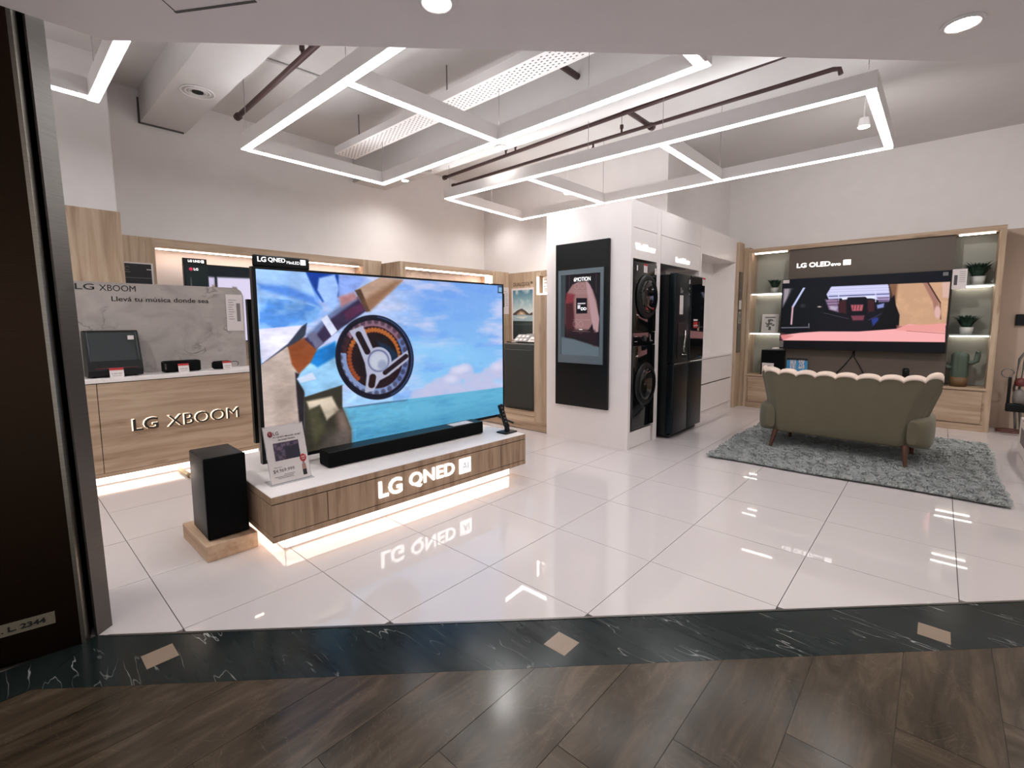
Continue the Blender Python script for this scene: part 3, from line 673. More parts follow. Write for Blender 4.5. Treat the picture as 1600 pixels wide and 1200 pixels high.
text('L', .006, .011, SX(.037, .257) @ Matrix.Translation((0, 0, .0006)), PAPER, 'emblem_letter', ps, 0, .0005)
text('LG', .034, .018, SX(.062, .253), mat('dark_grey_ink', (70, 66, 70), .6), 'lettering', ps, .02, .0005)
text('TV QNED MiniLED AI 86"', .185, .010, SX(.055, .236), INK, 'lettering', ps, .01, .0005)
text('86QNED90ARA', .110, .010, SX(.088, .220), INK, 'lettering', ps, .01, .0005)
Q = Paint(60, 34, ((0, 0), (60, 0), (60, 34), (0, 34)), (52, 42, 62)); Q.mix(np.clip((Q.noise(6, 4, 3, 2, 1)-.5)*5, 0, 1)*.7, (120, 98, 118)); Q.poly([(26, 10), (60, 8), (60, 34), (24, 34)], (34, 28, 46), 3)
Q.build('picture', [SX(*p) @ Vector((0, 0, .0004)) for p in ((.05, .212), (.215, .212), (.215, .118), (.05, .118))], PRINT, ps)
m = MB(SX(.228, .110)); m.lathe((0, 0, 0), [(.0005, .0006), (.021, .0006), (.021, .0012), (.0005, .0012)], 20); m.build('price_dot', REDINK, ps)
text('24%', .026, .009, SX(.215, .111) @ Matrix.Translation((0, 0, .0014)), PAPER, 'lettering', ps, .01, .0004)
text('OFF', .020, .007, SX(.218, .100) @ Matrix.Translation((0, 0, .0014)), PAPER, 'lettering', ps, .01, .0004)
text('Precio contado', .05, .006, SX(.035, .083), GREYINK, 'lettering', ps, 0, .0004)
text('$4.969.999', .135, .021, SX(.026, .055), mat('dark_grey_ink', (70, 66, 70), .6), 'lettering', ps, .0, .0005)
for y, x, l in ((.042, .09, .07), (.034, .03, .12), (.026, .05, .1)): MB(SX(x, y)).box(0, l, 0, .003, 0, .0004).build('print_line', GREYINK, ps)
m = MB(SX(.226, .018)); m.box(-.013, .013, 0, .03, 0, .0006); m.build('bottle_base_print', INK, ps)
m = MB(SX(.226, .018)); m.prism([(-.014, .03), (.014, .03), (.013, .055), (.006, .066), (.006, .078), (-.006, .078), (-.006, .066), (-.013, .055)], 0, .0006); m.build('bottle_print', mat('tan_ink', (160, 126, 112), .6), ps)
# remote in stand
rm = thing('remote_stand', (-2.68, 2.96, .34), 'black remote control leaning in a stand at the plinth far end', 'remote control')
RMx = PM @ Matrix.Translation((-.09, 1.825, zc))
MB(RMx).box(-.055, .055, -.07, .07, .0, .012, .004).build('base', BLK, rm)
MB(RMx).prism([(-.012, .010), (.018, .010), (.012, .07), (-.02, .07)], -.014, .014, 'Y').build('post', BLK, rm)
RT = RMx @ Matrix.Translation((.0, -.008, .055)) @ Matrix.Rotation(R(14), 4, 'X') @ Matrix.Rotation(R(-8), 4, 'Y')
MB(RT).box(-.012, .013, -.022, .022, -.0, .19, .009).build('remote', BLK, rm)
for k in range(5): MB(RT).cyl((.013, 0, .04+.03*k), (.0145, 0, .04+.03*k), .006, n=10).build('button', GREYINK, rm)

# ================================================================== SUBWOOFER
sw = MB().box(-3.25, -2.80, .69, .945, .0, .088, .003).build('oak_block', wood('pale_oak_block', (206, 178, 150), (196, 164, 136), (172, 140, 112), 'X')); tag(sw, 'low oak block under the black subwoofer', 'plinth')
swm = Matrix.Translation((-3.02, .825, .0885)) @ Matrix.Rotation(-R(1.5), 4, 'Z')
su = thing('subwoofer', (-3.02, .845, .0885), 'tall black subwoofer box standing on an oak block', 'subwoofer')
MB(swm).box(-.140, .150, -.102, .100, .004, .452, .008).build('cabinet', BLK, su)
MB(swm).box(.150, .166, -.103, .101, .004, .455, .007).build('front_grille', FAB, su)
for a in (-.11, .13):
    for b in (-.08, .08): MB(swm).cyl((a, b, 0), (a, b, .006), .012, n=10).build('rubber_foot', BLKM, su)
# cable cover / rolled cable between plinth and counter
cb = MB().tube([(-4.79, 1.03, .0185), (-4.7, 1.03, .012), (-4.4, 1.045, .013), (-4.1, 1.03, .012), (-3.72, 1.02, .013)], .017, 8).build('striped_tape_roll', mat('pale_yellow_tape', (214, 196, 150), .5))
tag(cb, 'pale yellow cable tape lying on the floor behind the subwoofer', 'cable')
for x in (-4.55, -4.32, -4.1, -3.9): MB().tube([(x, 1.035, .0135), (x+.06, 1.035, .0135)], .0185, 8).build('dark_band', mat('tape_brown', (120, 96, 60), .5), cb)

# ================================================================== XBOOM COUNTER
xc = thing('display_counter', (-4.95, 1.0, 0), 'oak counter with haloed LG XBOOM lettering', 'counter')
CX = -4.74; CY0, CY1 = .30, 1.72
MB().box(-5.075, CX-.06, CY0+.05, CY1-.05, 0, .085).build('kick_board', LAQ, xc)
MB().box(-5.08, CX, CY0, CY1, .075, .105).build('bottom_board', OAK, xc)
MB().box(-5.08, CX-.008, CY0+.005, CY1-.005, .105, .815).build('carcass', mat('dark_joint', (60, 48, 40), .8), xc)
for (a, b) in ((CY0, .529), (.534, CY1)): MB().box(CX-.008, CX, a, b, .108, .805).build('front_panel', OAK, xc)
MB().box(-5.08, CX, CY1, CY1+.012, .105, .815).build('end_panel', OAKV, xc)
MB().box(-5.08, CX+.004, CY0, CY1+.012, .811, .842, .002).build('white_top', LAQ, xc)
MB().box(CX-.059, CX-.056, CY0+.055, CY1-.055, .012, .073).build('light_strip', COVK, xc)
def XM(x, y, z): return place((x, y, z), (0, 1, 0), (0, 0, 1))
DK = mat('dark_bronze_letters', (48, 40, 34), .5)
for (s_, y, wd, z) in (('LG', .727, .166, .408), ('XBOOM', .957, .540, .404)):
    text(s_, wd, .096, XM(CX+.012, y, z), DK, 'lettering', xc, .016 if s_ == 'LG' else .0, .006)
    text(s_, wd+.002, .098, XM(CX+.001, y-.007, z+.001), SIGNW, 'letter_halo', xc, .014 if s_ == 'LG' else .0, .006)
# backboard
bb = thing('backboard', (-5.06, 1.0, .84), 'grey concrete look backboard lettered LG XBOOM behind the speakers', 'backboard')
pts = [(.05, .8425), (1.70, .8425), (1.70, 1.53), (1.685, 1.57), (1.655, 1.592), (1.62, 1.60), (.05, 1.60)]
MB().prism(pts, -5.075, -5.055, 'X').build('panel', CONC, bb)
text('LG', .115, .047, XM(-5.0545, .492, 1.536), INK, 'lettering', bb, .008)
text('XBOOM', .235, .050, XM(-5.0545, .637, 1.530), INK, 'lettering', bb, .0)
text('Llevá tu música donde sea', .695, .040, XM(-5.0545, .708, 1.448), INK, 'lettering', bb, .008)
def spec_card(nm, Mx, w_, h_, label, parent=None, side=1):
    t = thing(nm, Mx.translation[:], label, 'info card')
    MB(Mx).box(0, w_, 0, h_, 0, .0025).build('card', PAPER, t)
    rx = w_*(.62 if side > 0 else .10)
    MB(Mx).box(rx, rx+w_*.22, h_*.26, h_*.76, .0025, .0045, w_*.08).build('remote_print', GREYINK if side > 0 else INK, t)
    for k in range(9):
        y = h_*(.84-.065*k); l = w_*(.34 if k else .7); x = w_*(.14 if side > 0 or k == 0 else .5)
        MB(Mx).box(x, x+l*(.7+.3*((k*7) % 3)/2), y, y+h_*.014, .0025, .0032).build('print_line', GREYINK, t)
    return t
spec_card('info_card', place((-5.053, 1.545, 1.19), (0, 1, 0), (0, 0, 1)), .145, .345, 'white card with a grey remote print at the right end of the concrete backboard')
# speakers
s1 = thing('party_speaker', (-4.93, .66, .842), 'large black slanted speaker, leftmost on the white counter', 'speaker')
yl, yr = .50, .84
sh = [(-5.045, .852), (-4.84, .852), (-4.815, .90), (-4.835, .965), (-4.93, 1.195), (-4.96, 1.21), (-5.045, 1.205)]
MB().prism(sh, yl, yr, 'Y').build('cabinet', BLK, s1)
g = MB(); g._add([(-4.834, yl+.012, .972), (-4.834, yr-.012, .972), (-4.928, yr-.012, 1.193), (-4.928, yl+.012, 1.193)], [(0, 1, 2, 3)]); g.build('front_grille', mat('dark_teal_mesh', (24, 32, 34), .55, bump=.4, bscale=700), s1)
MB().tube([(-4.820, yl+.04, .915), (-4.812, yr-.04, .915)], .005).build('lower_rim', mat('dark_red_glow', (70, 14, 26), .4), s1)
for y in (yl+.02, yr-.02):
    MB().tube([(-4.826, y, .968), (-4.926, y, 1.198)], .004, 6).build('side_trim', mat('dim_grey_trim', (70, 74, 76), .4), s1)
MB().prism([(yr-.075, 1.135), (yr-.035, 1.135), (yr-.035, 1.168), (yr-.075, 1.168)], -4.893, -4.89, 'X').build('award_sticker', PAPER, s1)
for y in (yl+.04, yr-.04): MB().cyl((-4.9, y, .8425), (-4.9, y, .853), .012, n=10).build('rubber_foot', BLKM, s1)
s2_ = thing('bluetooth_speaker', (-4.9, 1.10, .842), 'medium black box speaker in the middle of the white counter', 'speaker')
MB().box(-4.965, -4.87, .985, 1.262, .846, .942, .018).build('body', FAB, s2_)
for y0, y1 in ((.985, 1.0), (1.247, 1.262)): MB().box(-4.962, -4.868, y0+.002, y1-.002, .85, .939, .006).build('end_cap', BLK, s2_)
text('XBOOM', .05, .012, place((-4.8685, 1.006, .87), (0, 0, 1), (0, -1, 0)), GREYINK, 'lettering', s2_, 0, .0005)
s3 = thing('portable_speaker', (-4.9, 1.45, .842), 'small round black portable speaker with a strap at the counter end', 'speaker')
MB().lathe((-4.90, 1.43, .882), [(.002, -.075), (.026, -.072), (.036, -.06), (.038, 0), (.036, .06), (.026, .072), (.002, .075)], 20, 'Y').build('body', FAB, s3)
MB().tube([(-4.87, 1.50+.0, .885)]+[(-4.87, 1.53+.035*math.sin(a), .888+.022*math.cos(a)) for a in np.linspace(-2.4, 2.4, 12)], .003, 6).build('strap', BLKM, s3)
def price_tag(x, y, z, w_, label):
    t = thing('price_tag', (x, y, z), label, 'price tag')
    Mx = place((x, y, z), (0, 1, 0), (-.25, 0, 1))
    MB(Mx).box(0, w_, 0, .075, 0, .0015).build('card', PAPER, t)
    MB(Mx).box(0, w_, .057, .075, .0015, .0022).build('red_band', REDINK, t)
    text('$ 499.999', w_*.7, .013, Mx @ Matrix.Translation((w_*.15, .022, .0016)), GREYINK, 'lettering', t, .01, .0004)
    MB(Mx).box(w_*.2, w_*.8, .012, .015, .0015, .002).build('print_line', GREYINK, t)
price_tag(-4.79, .622, .843, .088, 'white and red price tag in front of the large slanted speaker')
price_tag(-4.84, 1.085, .843, .078, 'white and red price tag in front of the middle box speaker')
price_tag(-4.85, 1.43, .843, .07, 'white and red price tag in front of the small round speaker')
# framed black poster on cladding
fp = thing('framed_poster', (-5.28, .93, 1.7), 'framed black poster with a pale swirl beside the lit niche', 'poster')
MB().box(-5.298, -5.285, .815, 1.05, 1.45, 1.80).build('frame', PAPER, fp)
MB().box(-5.2845, -5.282, .825, 1.035, 1.46, 1.788).build('print', INK, fp)
MB().tube([(-5.2815, .865+.016*math.cos(a), 1.745+.016*math.sin(a)) for a in np.linspace(.6, 5.2, 14)], .002, 5).build('swirl_mark', GREYINK, fp)
MB().box(-5.282, -5.281, .845, .885, 1.712, 1.716).build('print_line', GREYINK, fp)
MB().box(-5.282, -5.281, 1.0, 1.034, 1.738, 1.745).build('print_line', PAPER, fp)
MB().box(-5.282, -5.281, .83, 1.03, 1.664, 1.667).build('print_line', GREYINK, fp)
# small TV in niche
t3 = thing('television', (-5.3, 1.9, 1.0), 'small television in the lit niche left of the large one', 'television')
MB().box(-5.22, -5.17, 1.255, 2.50, 1.08, 1.815, .004).build('frame', BLK, t3)
Q = Paint(150, 88, ((289, 412), (600, 430), (600, 520), (292, 480)), (16, 22, 26))
Q.poly([(325, 424), (336, 425), (336, 600), (325, 600)], (200, 190, 220), 1.5); Q.poly([(341, 425), (600, 440), (600, 600), (341, 600)], (214, 206, 232), 1.5)
Q.poly([(331, 432), (337, 432), (337, 600), (331, 600)], (150, 130, 110), 1.5); Q.poly([(369, 436), (378, 437), (378, 600), (369, 600)], (90, 70, 70), 2)
Q.poly([(340, 444), (392, 447), (392, 600), (340, 600)], (180, 172, 190), 3, .6); Q.poly([(288, 400), (326, 404), (326, 600), (288, 600)], (22, 30, 30), 1); Q.line((298, 424), (298, 470), 1.2, (110, 104, 96), 1)
Q.build('screen', [(-5.169, 1.265, 1.80), (-5.169, 2.49, 1.80), (-5.169, 2.49, 1.09), (-5.169, 1.265, 1.09)], SCR, t3)
MB().box(-5.19, -5.165, 1.25, 1.44, 1.80, 1.86).build('brand_header', BLK, t3)
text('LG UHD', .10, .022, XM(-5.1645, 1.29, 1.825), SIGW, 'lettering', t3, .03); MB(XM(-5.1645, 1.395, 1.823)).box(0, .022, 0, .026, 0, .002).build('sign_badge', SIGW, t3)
m = MB(XM(-5.168, 1.31, 1.762)); m.lathe((0, 0, 0), [(.001, 0), (.016, 0), (.016, .001), (.001, .001)], 18); m.build('round_emblem', mat('red_emblem', (190, 50, 80), .5, emis=.5), t3)
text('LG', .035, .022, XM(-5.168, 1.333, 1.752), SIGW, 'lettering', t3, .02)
for y in (1.5, 2.3): MB().box(-5.30, -5.12, y, y+.02, .9005, .91).cyl((-5.2, y+.01, .91), (-5.2, y+.01, 1.09), .01).build('foot', BLK, t3)
spec_card('info_card', place((-4.897, 5.215, 1.375), (0, 1, 0), (0, 0, 1)), .15, .40, 'white card with a black remote print right of the large television', side=-1)

# ================================================================== WHITE APPLIANCE BLOCK
BX = -2.20; BL = -3.20; BY0, BY1 = 4.12, 7.20; BH = 2.40
bk = thing('appliance_block', (-2.7, 5.6, 0), 'tall white block housing the washer tower, the refrigerator and the drawer bay', 'cabinet')
MB().box(BL, BX, BY0, BY0+.044, 0, BH).build('end_panel', LAQ, bk)
MB().box(BL, BL+.03, BY0+.04, BY1, 0, BH-.002).build('back_panel', LAQ, bk)
MB().box(BX-.55, BX-.01, BY0+.045, 4.635, .004, .165).build('washer_plinth', LAQ, bk)
MB().box(BL+.03, BX, 4.665, 4.755, 0, BH-.002).build('stile', LAQ, bk)
MB().box(BX-.55, BX-.0006, BY0+.0445, 4.6645, 1.86, 2.145).build('upper_panel', LAQ, bk)
MB().box(BX-.55, BX-.0006, BY0+.0445, 4.6645, 2.15, BH).build('upper_panel', LAQ, bk)
MB().box(BX-.60, BX, 4.76, 5.85, 1.86, 2.145).build('upper_panel', LAQ, bk)
MB().box(BX-.60, BX, 4.76, 5.85, 2.15, BH).build('upper_panel', LAQ, bk)
MB().box(BX-.60, BX, 5.853, BY1, 2.075, BH-.001).build('upper_panel', LAQ, bk)
MB().box(BL+.03, BX, 5.83, 5.90, 0, 1.86).box(BX-.6, BX, 5.86, 5.90, 1.86, 2.075).build('stile', LAQ, bk)
MB().box(BL+.03, BX, 7.165, BY1, 0, 2.075).build('stile', LAQ, bk)
MB().box(BX-.60, BX-.56, 5.90, 7.165, .8, 2.075).build('recess_back', LAQ, bk)
MB().box(BX-.56, BX, 5.90, 7.165, .775, .795).build('recess_shelf', LAQ, bk)
for z0, z1 in ((.455, .768), (.105, .440)):
    d = MB().box(BX-.5, BX, 5.905, 7.16, z0, z1, .002).build('drawer', LAQ, bk)
    MB().box(BX-.02, BX-.005, 5.92, 7.15, z1+.0005, z1+.006).build('finger_groove', LAQD, d)
MB().box(BX-.5, BX-.025, 5.905, 7.16, 0, .09).build('kick_board', LAQ, bk)
text('WashTower', .42, .060, XM(BX+.001, 4.205, 1.945), SIGN, 'lettering', bk, .03, .006)
text('InstaView', .38, .056, XM(BX+.001, 5.14, 1.905), SIGN, 'lettering', bk, .03, .006)
# door shaped panel on the end face
wp = thing('wall_poster', (-3.35+.0, 4.1, 1.2), 'tall black panel with a lit picture of a pink jacket on the white end wall', 'poster')
def YM(x, y, z): return place((x, y, z), (1, 0, 0), (0, 0, 1))   # faces -Y
px0, px1 = -3.055, -2.415
MB().box(px0, px1, 4.085, 4.119, .375, 2.06, .003).build('black_panel', BLK, wp)
FRM = mat('grey_blue_frame', (96, 108, 116), .35)
q0, q1, qb, qt = -3.01, -2.465, .83, 1.79
m = MB(); f = .05
for b in ((q0, q1, qb, qb+.085), (q0, q1, qt-f, qt), (q0, q0+f*.7, qb+.0855, qt-f-.0005), (q1-f*.7, q1, qb+.0855, qt-f-.0005)): m.box(b[0], b[1], 4.072, 4.085, b[2], b[3])
m.build('inner_frame', FRM, wp)
Q = Paint(170, 300, ((60, 280), (342, 262), (336, 800), (75, 800)), (58, 66, 72))
Q.poly([(90, 272), (345, 262), (330, 750), (95, 700)], (24, 20, 24), 6)
Q.poly([(60, 690), (150, 700), (330, 745), (330, 820), (60, 820)], (92, 104, 112), 8)
Q.poly([(140, 345), (180, 325), (250, 322), (285, 380), (310, 450), (330, 560), (325, 650), (295, 660), (285, 600), (260, 640), (200, 670), (150, 640), (125, 660), (95, 600), (92, 480), (105, 400)], (150, 112, 112), 6)
Q.poly([(92, 470), (150, 460), (165, 640), (110, 670), (95, 610)], (66, 30, 34), 12); Q.poly([(95, 400), (160, 410), (150, 470), (92, 470)], (120, 36, 44), 14, .8)
Q.poly([(235, 320), (265, 345), (300, 450), (330, 570), (322, 650), (296, 655), (275, 560), (250, 420)], (176, 142, 146), 6)
Q.poly([(110, 640), (300, 640), (325, 700), (300, 740), (240, 700), (110, 690)], (38, 24, 28), 14, .85)
Q.poly([(170, 435), (245, 435), (248, 535), (172, 538)], (14, 14, 20), 3); Q.poly([(180, 468), (235, 466), (235, 474), (180, 476)], (220, 214, 220), 2)
Q.poly([(180, 482), (200, 481), (200, 506), (180, 507)], (230, 224, 230), 2)
for y, xs in ((355, (172, 212)), (605, (165, 205))):
    for x in xs: Q.ring(x, y, 16, 18, .86, 1, (190, 160, 165), 0, -180, 180, 2, .7)
for y in (385, 395, 405, 652, 578): Q.line((150, y), (270, y), 2, (196, 170, 172), 2, .6)
Q.line((118, 280), (118, 400), 2, (120, 110, 116), 2, .7); Q.line((308, 270), (308, 400), 2, (120, 110, 116), 2, .7); Q.line((196, 640), (215, 640), 5, (250, 246, 250), 3)
Q.c *= 1.0
yq = 4.0835
Q.build('lit_picture', [(q0+f*.7, yq, qt-f), (q1-f*.7, yq, qt-f), (q1-f*.7, yq, qb+.085), (q0+f*.7, yq, qb+.085)], attr_mat('backlit_poster', .95), wp)
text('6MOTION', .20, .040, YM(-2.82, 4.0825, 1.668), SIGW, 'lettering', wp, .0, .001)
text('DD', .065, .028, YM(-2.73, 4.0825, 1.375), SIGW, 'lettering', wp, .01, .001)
# washer tower
wt = thing('washer_tower', (-2.5, 4.4, .166), 'black stacked washer and dryer tower with two round glass doors', 'washing machine')
WX = -2.205
MB().box(-2.78, WX-.012, 4.172, 4.658, .168, 1.835, .01).build('body', BLK, wt)
MB().box(WX-.012, WX+.018, 4.176, 4.654, .19, 1.02, .008).build('lower_front', GLS, wt)
MB().box(WX-.012, WX+.018, 4.176, 4.654, 1.155, 1.83, .008).build('upper_front', GLS, wt)
cpn = MB().box(WX-.012, WX+.012, 4.176, 4.654, 1.025, 1.15, .004).build('control_panel', GLS, wt)
MB().cyl((WX+.012, 4.415, 1.088), (WX+.026, 4.415, 1.088), .028, n=24).build('dial', mat('dark_grey_knob', (60, 64, 68), .3, metal=.6), cpn)
for k in range(6): MB().box(WX+.012, WX+.0135, 4.21+.02*(k % 3), 4.224+.02*(k % 3), 1.06+.05*(k//3), 1.064+.05*(k//3)).build('touch_mark', PAPER, cpn)
MB(XM(WX+.0125, 4.52, 1.055)).prism([(0, .075), (.02, .075), (.035, .015), (.08, .01), (.08, .0), (.025, .0)], 0, .002).build('printed_swoosh', GREYINK, cpn)
for zc_, nm in ((1.50, 'upper'), (.63, 'lower')):
    dr = MB().lathe((WX+.018, 4.425, zc_), [(.215, 0), (.220, .008), (.215, .022), (.195, .030), (.165, .030)], 40, 'X').build('door_ring', BLK, wt)
    MB().lathe((WX+.02, 4.425, zc_), [(.168, .027), (.155, .036), (.11, .046), (.05, .050), (.002, .051)], 40, 'X').build('door_glass', GLS, dr)
lbm = mat('red_warning_label', (176, 40, 26), .5)
MB(XM(WX+.060, 4.345, 1.375)).box(0, .16, 0, .05, 0, .002).build('red_label', lbm, wt)
MB(XM(WX+.061, 4.335, 1.428)).box(0, .18, 0, .012, 0, .002).build('white_label', PAPER, wt)
MB(XM(WX+.0185, 4.36, 1.735)).box(0, .075, 0, .085, 0, .001).build('price_sticker', PAPER, wt)
MB(XM(WX+.0195, 4.36, 1.802)).box(0, .075, 0, .018, 0, .001).build('red_band', REDINK, wt)
MB(XM(WX+.0185, 4.215, 1.745)).box(0, .022, 0, .05, 0, .001).build('energy_sticker', PAPER, wt)
MB(XM(WX+.0185, 4.60, 1.73)).box(0, .035, 0, .065, 0, .001).build('energy_sticker', PAPER, wt)
MB(XM(WX+.019, 4.20, 1.645)).box(0, .02, 0, .012, 0, .001).build('badge', CHR, wt)
MB(XM(WX+.060, 4.345, .56)).box(0, .05, 0, .025, 0, .002).build('pink_label', mat('pink_label', (190, 120, 120), .5), wt)
# refrigerator
rf = thing('refrigerator', (-2.4, 5.2, .0), 'black four door refrigerator with water dispenser and a mirror glass door', 'refrigerator')
FX = -2.045; FY0, FY1, FM = 4.80, 5.60, 5.185
MB().box(-2.75, FX-.075, FY0+.005, FY1-.005, .035, 1.745, .006).build('body', BLK, rf)
MB().box(-2.7, FX-.05, FY0+.03, FY1-.03, .012, .036).build('base_grille', BLKM, rf)
d1 = MB().box(FX-.07, FX, FY0, FM-.003, .815, 1.755, .008).build('left_door', BSTL, rf)
d2 = MB().box(FX-.07, FX, FM+.003, FY1, .815, 1.755, .008).build('right_door', BSTL, rf)
MB().box(FX, FX+.006, FM+.012, FY1-.008, .84, 1.745, .003).build('mirror_glass', GLS, d2)
d3 = MB().box(FX-.07, FX, FY0, FM-.003, .06, .800, .008).build('lower_door', BSTL, rf)
d4 = MB().box(FX-.07, FX, FM+.003, FY1, .06, .800, .008).build('lower_door', BSTL, rf)
MB().box(FX-.05, FX+.004, FY0+.01, FY1-.01, .801, .812, .002).build('handle_rail', CHR, rf)
dp = MB().box(FX, FX+.007, 4.87, 5.085, .86, 1.24, .006).build('dispenser_frame', BLK, d1)
MB().box(FX+.0072, FX+.009, 4.90, 5.06, .88, 1.10).build('dispenser_recess', BLKM, rf)
MB().tube([(FX+.03, 4.99, 1.16), (FX+.036, 4.985, 1.10), (FX+.03, 4.975, 1.0), (FX+.03, 4.985, .93)], .012, 8).build('dispenser_paddle', CHR, rf)
MB().tube([(FX+.03, 4.93, .905), (FX+.034, 5.04, .900)], .006, 6).build('drip_rail', CHR, rf)
MB(XM(FX+.0005, 4.905, 1.33)).box(0, .09, 0, .20, 0, .001).build('white_label', PAPER, rf)
for a, b in ((4.92, 1.58), (4.955, 1.555), (4.92, 1.55)): MB(XM(FX+.0005, a, b)).box(0, .028, 0, .03, 0, .001).build('sticker', GREYINK, rf)
for k in range(5): MB(XM(FX+.0005, 5.148, 1.66-.06*k)).box(0, .022, 0, .045 if k == 0 else .02, 0, .001).build('sticker', PAPER if k == 0 else GREYINK, rf)
MB(XM(FX+.0065, 5.28, 1.18)).box(0, .16, 0, .07, 0, .001).build('red_label', lbm, rf)
MB(XM(FX+.0065, 5.28, 1.26)).box(0, .12, 0, .018, 0, .001).build('white_label', PAPER, rf)
MB(XM(FX+.0065, 5.40, 1.15)).box(0, .05, 0, .10, 0, .001).build('picture_label', mat('tan_ink', (160, 126, 112), .6), rf)
text('InstaView', .13, .018, XM(FX+.008, 5.285, 1.20), PAPER, 'lettering', rf, .02, .0005)
MB(XM(FX+.0065, 5.51, 1.66)).box(0, .085, 0, .09, 0, .001).build('price_sticker', PAPER, rf)
MB(XM(FX+.0075, 5.51, 1.73)).box(0, .085, 0, .018, 0, .001).build('red_band', REDINK, rf)
for y in (FY0+.06, FY1-.06): MB().cyl((FX-.1, y, 0), (FX-.1, y, .014), .018, n=12).build('foot', BLKM, rf)

# ================================================================== WASHING MACHINE NOOK
wm = thing('washing_machine', (-4.07, 4.9, .106), 'dark grey top loading washing machine with leaflets on its lid', 'washing machine')
GRY = mat('graphite_enamel', (52, 58, 58), .35)
WY = 4.60
MB().box(-4.30, -3.775, WY, WY+.56, .117, .985, .025).build('cabinet', GRY, wm)
MB().box(-4.27, -3.805, WY-.004, WY+.002, .15, .90, .004).build('front_panel', GRY, wm)
MB().box(-4.28, -3.795, WY+.03, WY+.40, .986, 1.0, .005).build('lid', GLS, wm)
MB().prism([(WY+.40, .985), (WY+.55, .985), (WY+.55, 1.09), (WY+.46, 1.09)], -4.29, -3.785, 'X').build('control_hood', mat('silver_hood', (120, 124, 126), .4, metal=.4), wm)
lm = place((-4.25, WY+.10, 1.001), (1, 0, 0), (0, .75, .55))
f1 = MB(lm).box(.03, .27, 0, .15, 0, .003).build('leaflet', mat('grey_leaflet', (120, 122, 124), .5)); tag(f1, 'grey leaflet with six small pictures propped on the washing machine lid', 'leaflet')
for k in range(6): MB(lm).box(.05+.07*(k % 3), .095+.07*(k % 3), .02+.07*(k//3), .06+.07*(k//3), .003, .0035).build('print_block', PAPER, f1)
f2 = MB(lm).box(.285, .47, -.0, .10, 0, .003).build('leaflet', PAPER); tag(f2, 'white leaflet propped on the washing machine lid beside the grey one', 'leaflet')
MB(lm).box(.31, .43, .03, .045, .003, .0035).build('print_line', INK, f2)
dpz = thing('wall_poster', (-4.55, 5.36, 1.4), 'tall white framed poster of a snowy mountain lake above the washing machine', 'poster')
MB().box(-4.83, -4.385, 5.352, 5.368, .98, 1.755, .002).build('frame', PAPER, dpz)
Q = Paint(110, 190, ((540, 560), (832, 540), (832, 1200), (545, 1200)), (90, 140, 160))
Q.grad((680, 545), (58, 112, 134), (680, 820), (190, 206, 206)); cn = Q.noise(5, 8, 4, 1, 1.6); Q.mix(np.clip((cn-.5)*4, 0, 1)*.7, (206, 214, 212))
Q.poly([(540, 870), (610, 820), (670, 795), (720, 820), (780, 865), (830, 840), (835, 900), (540, 900)], (64, 54, 50), 5)
Q.poly([(600, 870), (650, 830), (700, 840), (740, 880), (600, 885)], (196, 168, 134), 10, .8); Q.poly([(640, 870), (665, 848), (700, 874)], (214, 202, 180), 5)
Q.poly([(540, 885), (700, 878), (790, 882), (835, 880), (835, 965), (545, 965)], (150, 176, 184), 5); Q.poly([(560, 905), (760, 900), (690, 935)], (206, 208, 200), 8)
Q.poly([(540, 962), (840, 962), (840, 1210), (540, 1210)], (26, 44, 46), 8); Q.poly([(570, 1000), (830, 985), (830, 1010), (570, 1015)], (60, 84, 88), 10, .6)
Q.build('picture', [(-4.80, 5.3505, 1.725), (-4.415, 5.3505, 1.725), (-4.415, 5.3505, 1.0), (-4.80, 5.3505, 1.0)], PRINT, dpz)
text('DUALCOOL™', .37, .058, YM(-4.80, 5.3685, 1.785), mat('dark_brown_letters', (60, 46, 38), .5), 'lettering', u3, .0, .002)

# ================================================================== LOUNGE UNIT WITH OLED TELEVISION
lu = thing('lounge_wall_unit', (-.8, 7.6, 0), 'wide oak framed unit with lit glass shelves around the lounge television', 'wall unit')
LX0, LX1, LYF, LZ = -2.09, .475, 7.40, 2.27
MB().box(LX0, LX1, LYF, 7.78, LZ-.055, LZ).build('top_panel', OAKX, lu)
MB().box(LX1-.05, LX1, LYF, 7.78, 0, LZ-.055).build('side_panel', OAKV, lu)
MB().box(LX0, LX0+.04, LYF, 7.78, 0, LZ-.055).build('side_panel', OAKV, lu)
MB().box(-2.30, -2.16, 7.205, LYF+.02, 0, 2.36).build('side_panel', OAKV, lu)
MB().box(-2.30, LX0-.001, LYF+.021, 7.78, 0, 2.30).build('side_panel', OAKV, lu)
MB().box(LX0+.04, -1.585, 7.70, 7.72, .49, 2.215).build('back_panel', GREEN, lu)
MB().box(.08, LX1-.05, 7.70, 7.72, .49, 2.215).build('back_panel', GREEN, lu)
MB().box(-1.585, .08, 7.44, 7.78, .49, 2.215).build('tv_panel', TAUPE, lu)
GSH = mat('frosted_glass_shelf', (190, 196, 192), .25)
for x0, x1 in ((LX0+.041, -1.587), (.082, LX1-.051)):
    for z in (1.075, 1.635):
        sh_ = MB().box(x0, x1, 7.43, 7.699, z, z+.014).build('glass_shelf', GSH, lu)
        MB().box(x0+.02, x1-.02, 7.66, 7.675, z-.008, z-.001).build('light_strip', COVN, sh_)
        MB().box(x0+.01, x1-.01, 7.437, 7.446, z-.010, z-.001).build('light_strip', COVN, sh_)
    MB().box(x0+.02, x1-.03, 7.45, 7.47, 2.198, 2.213).build('light_strip', COVN, lu)
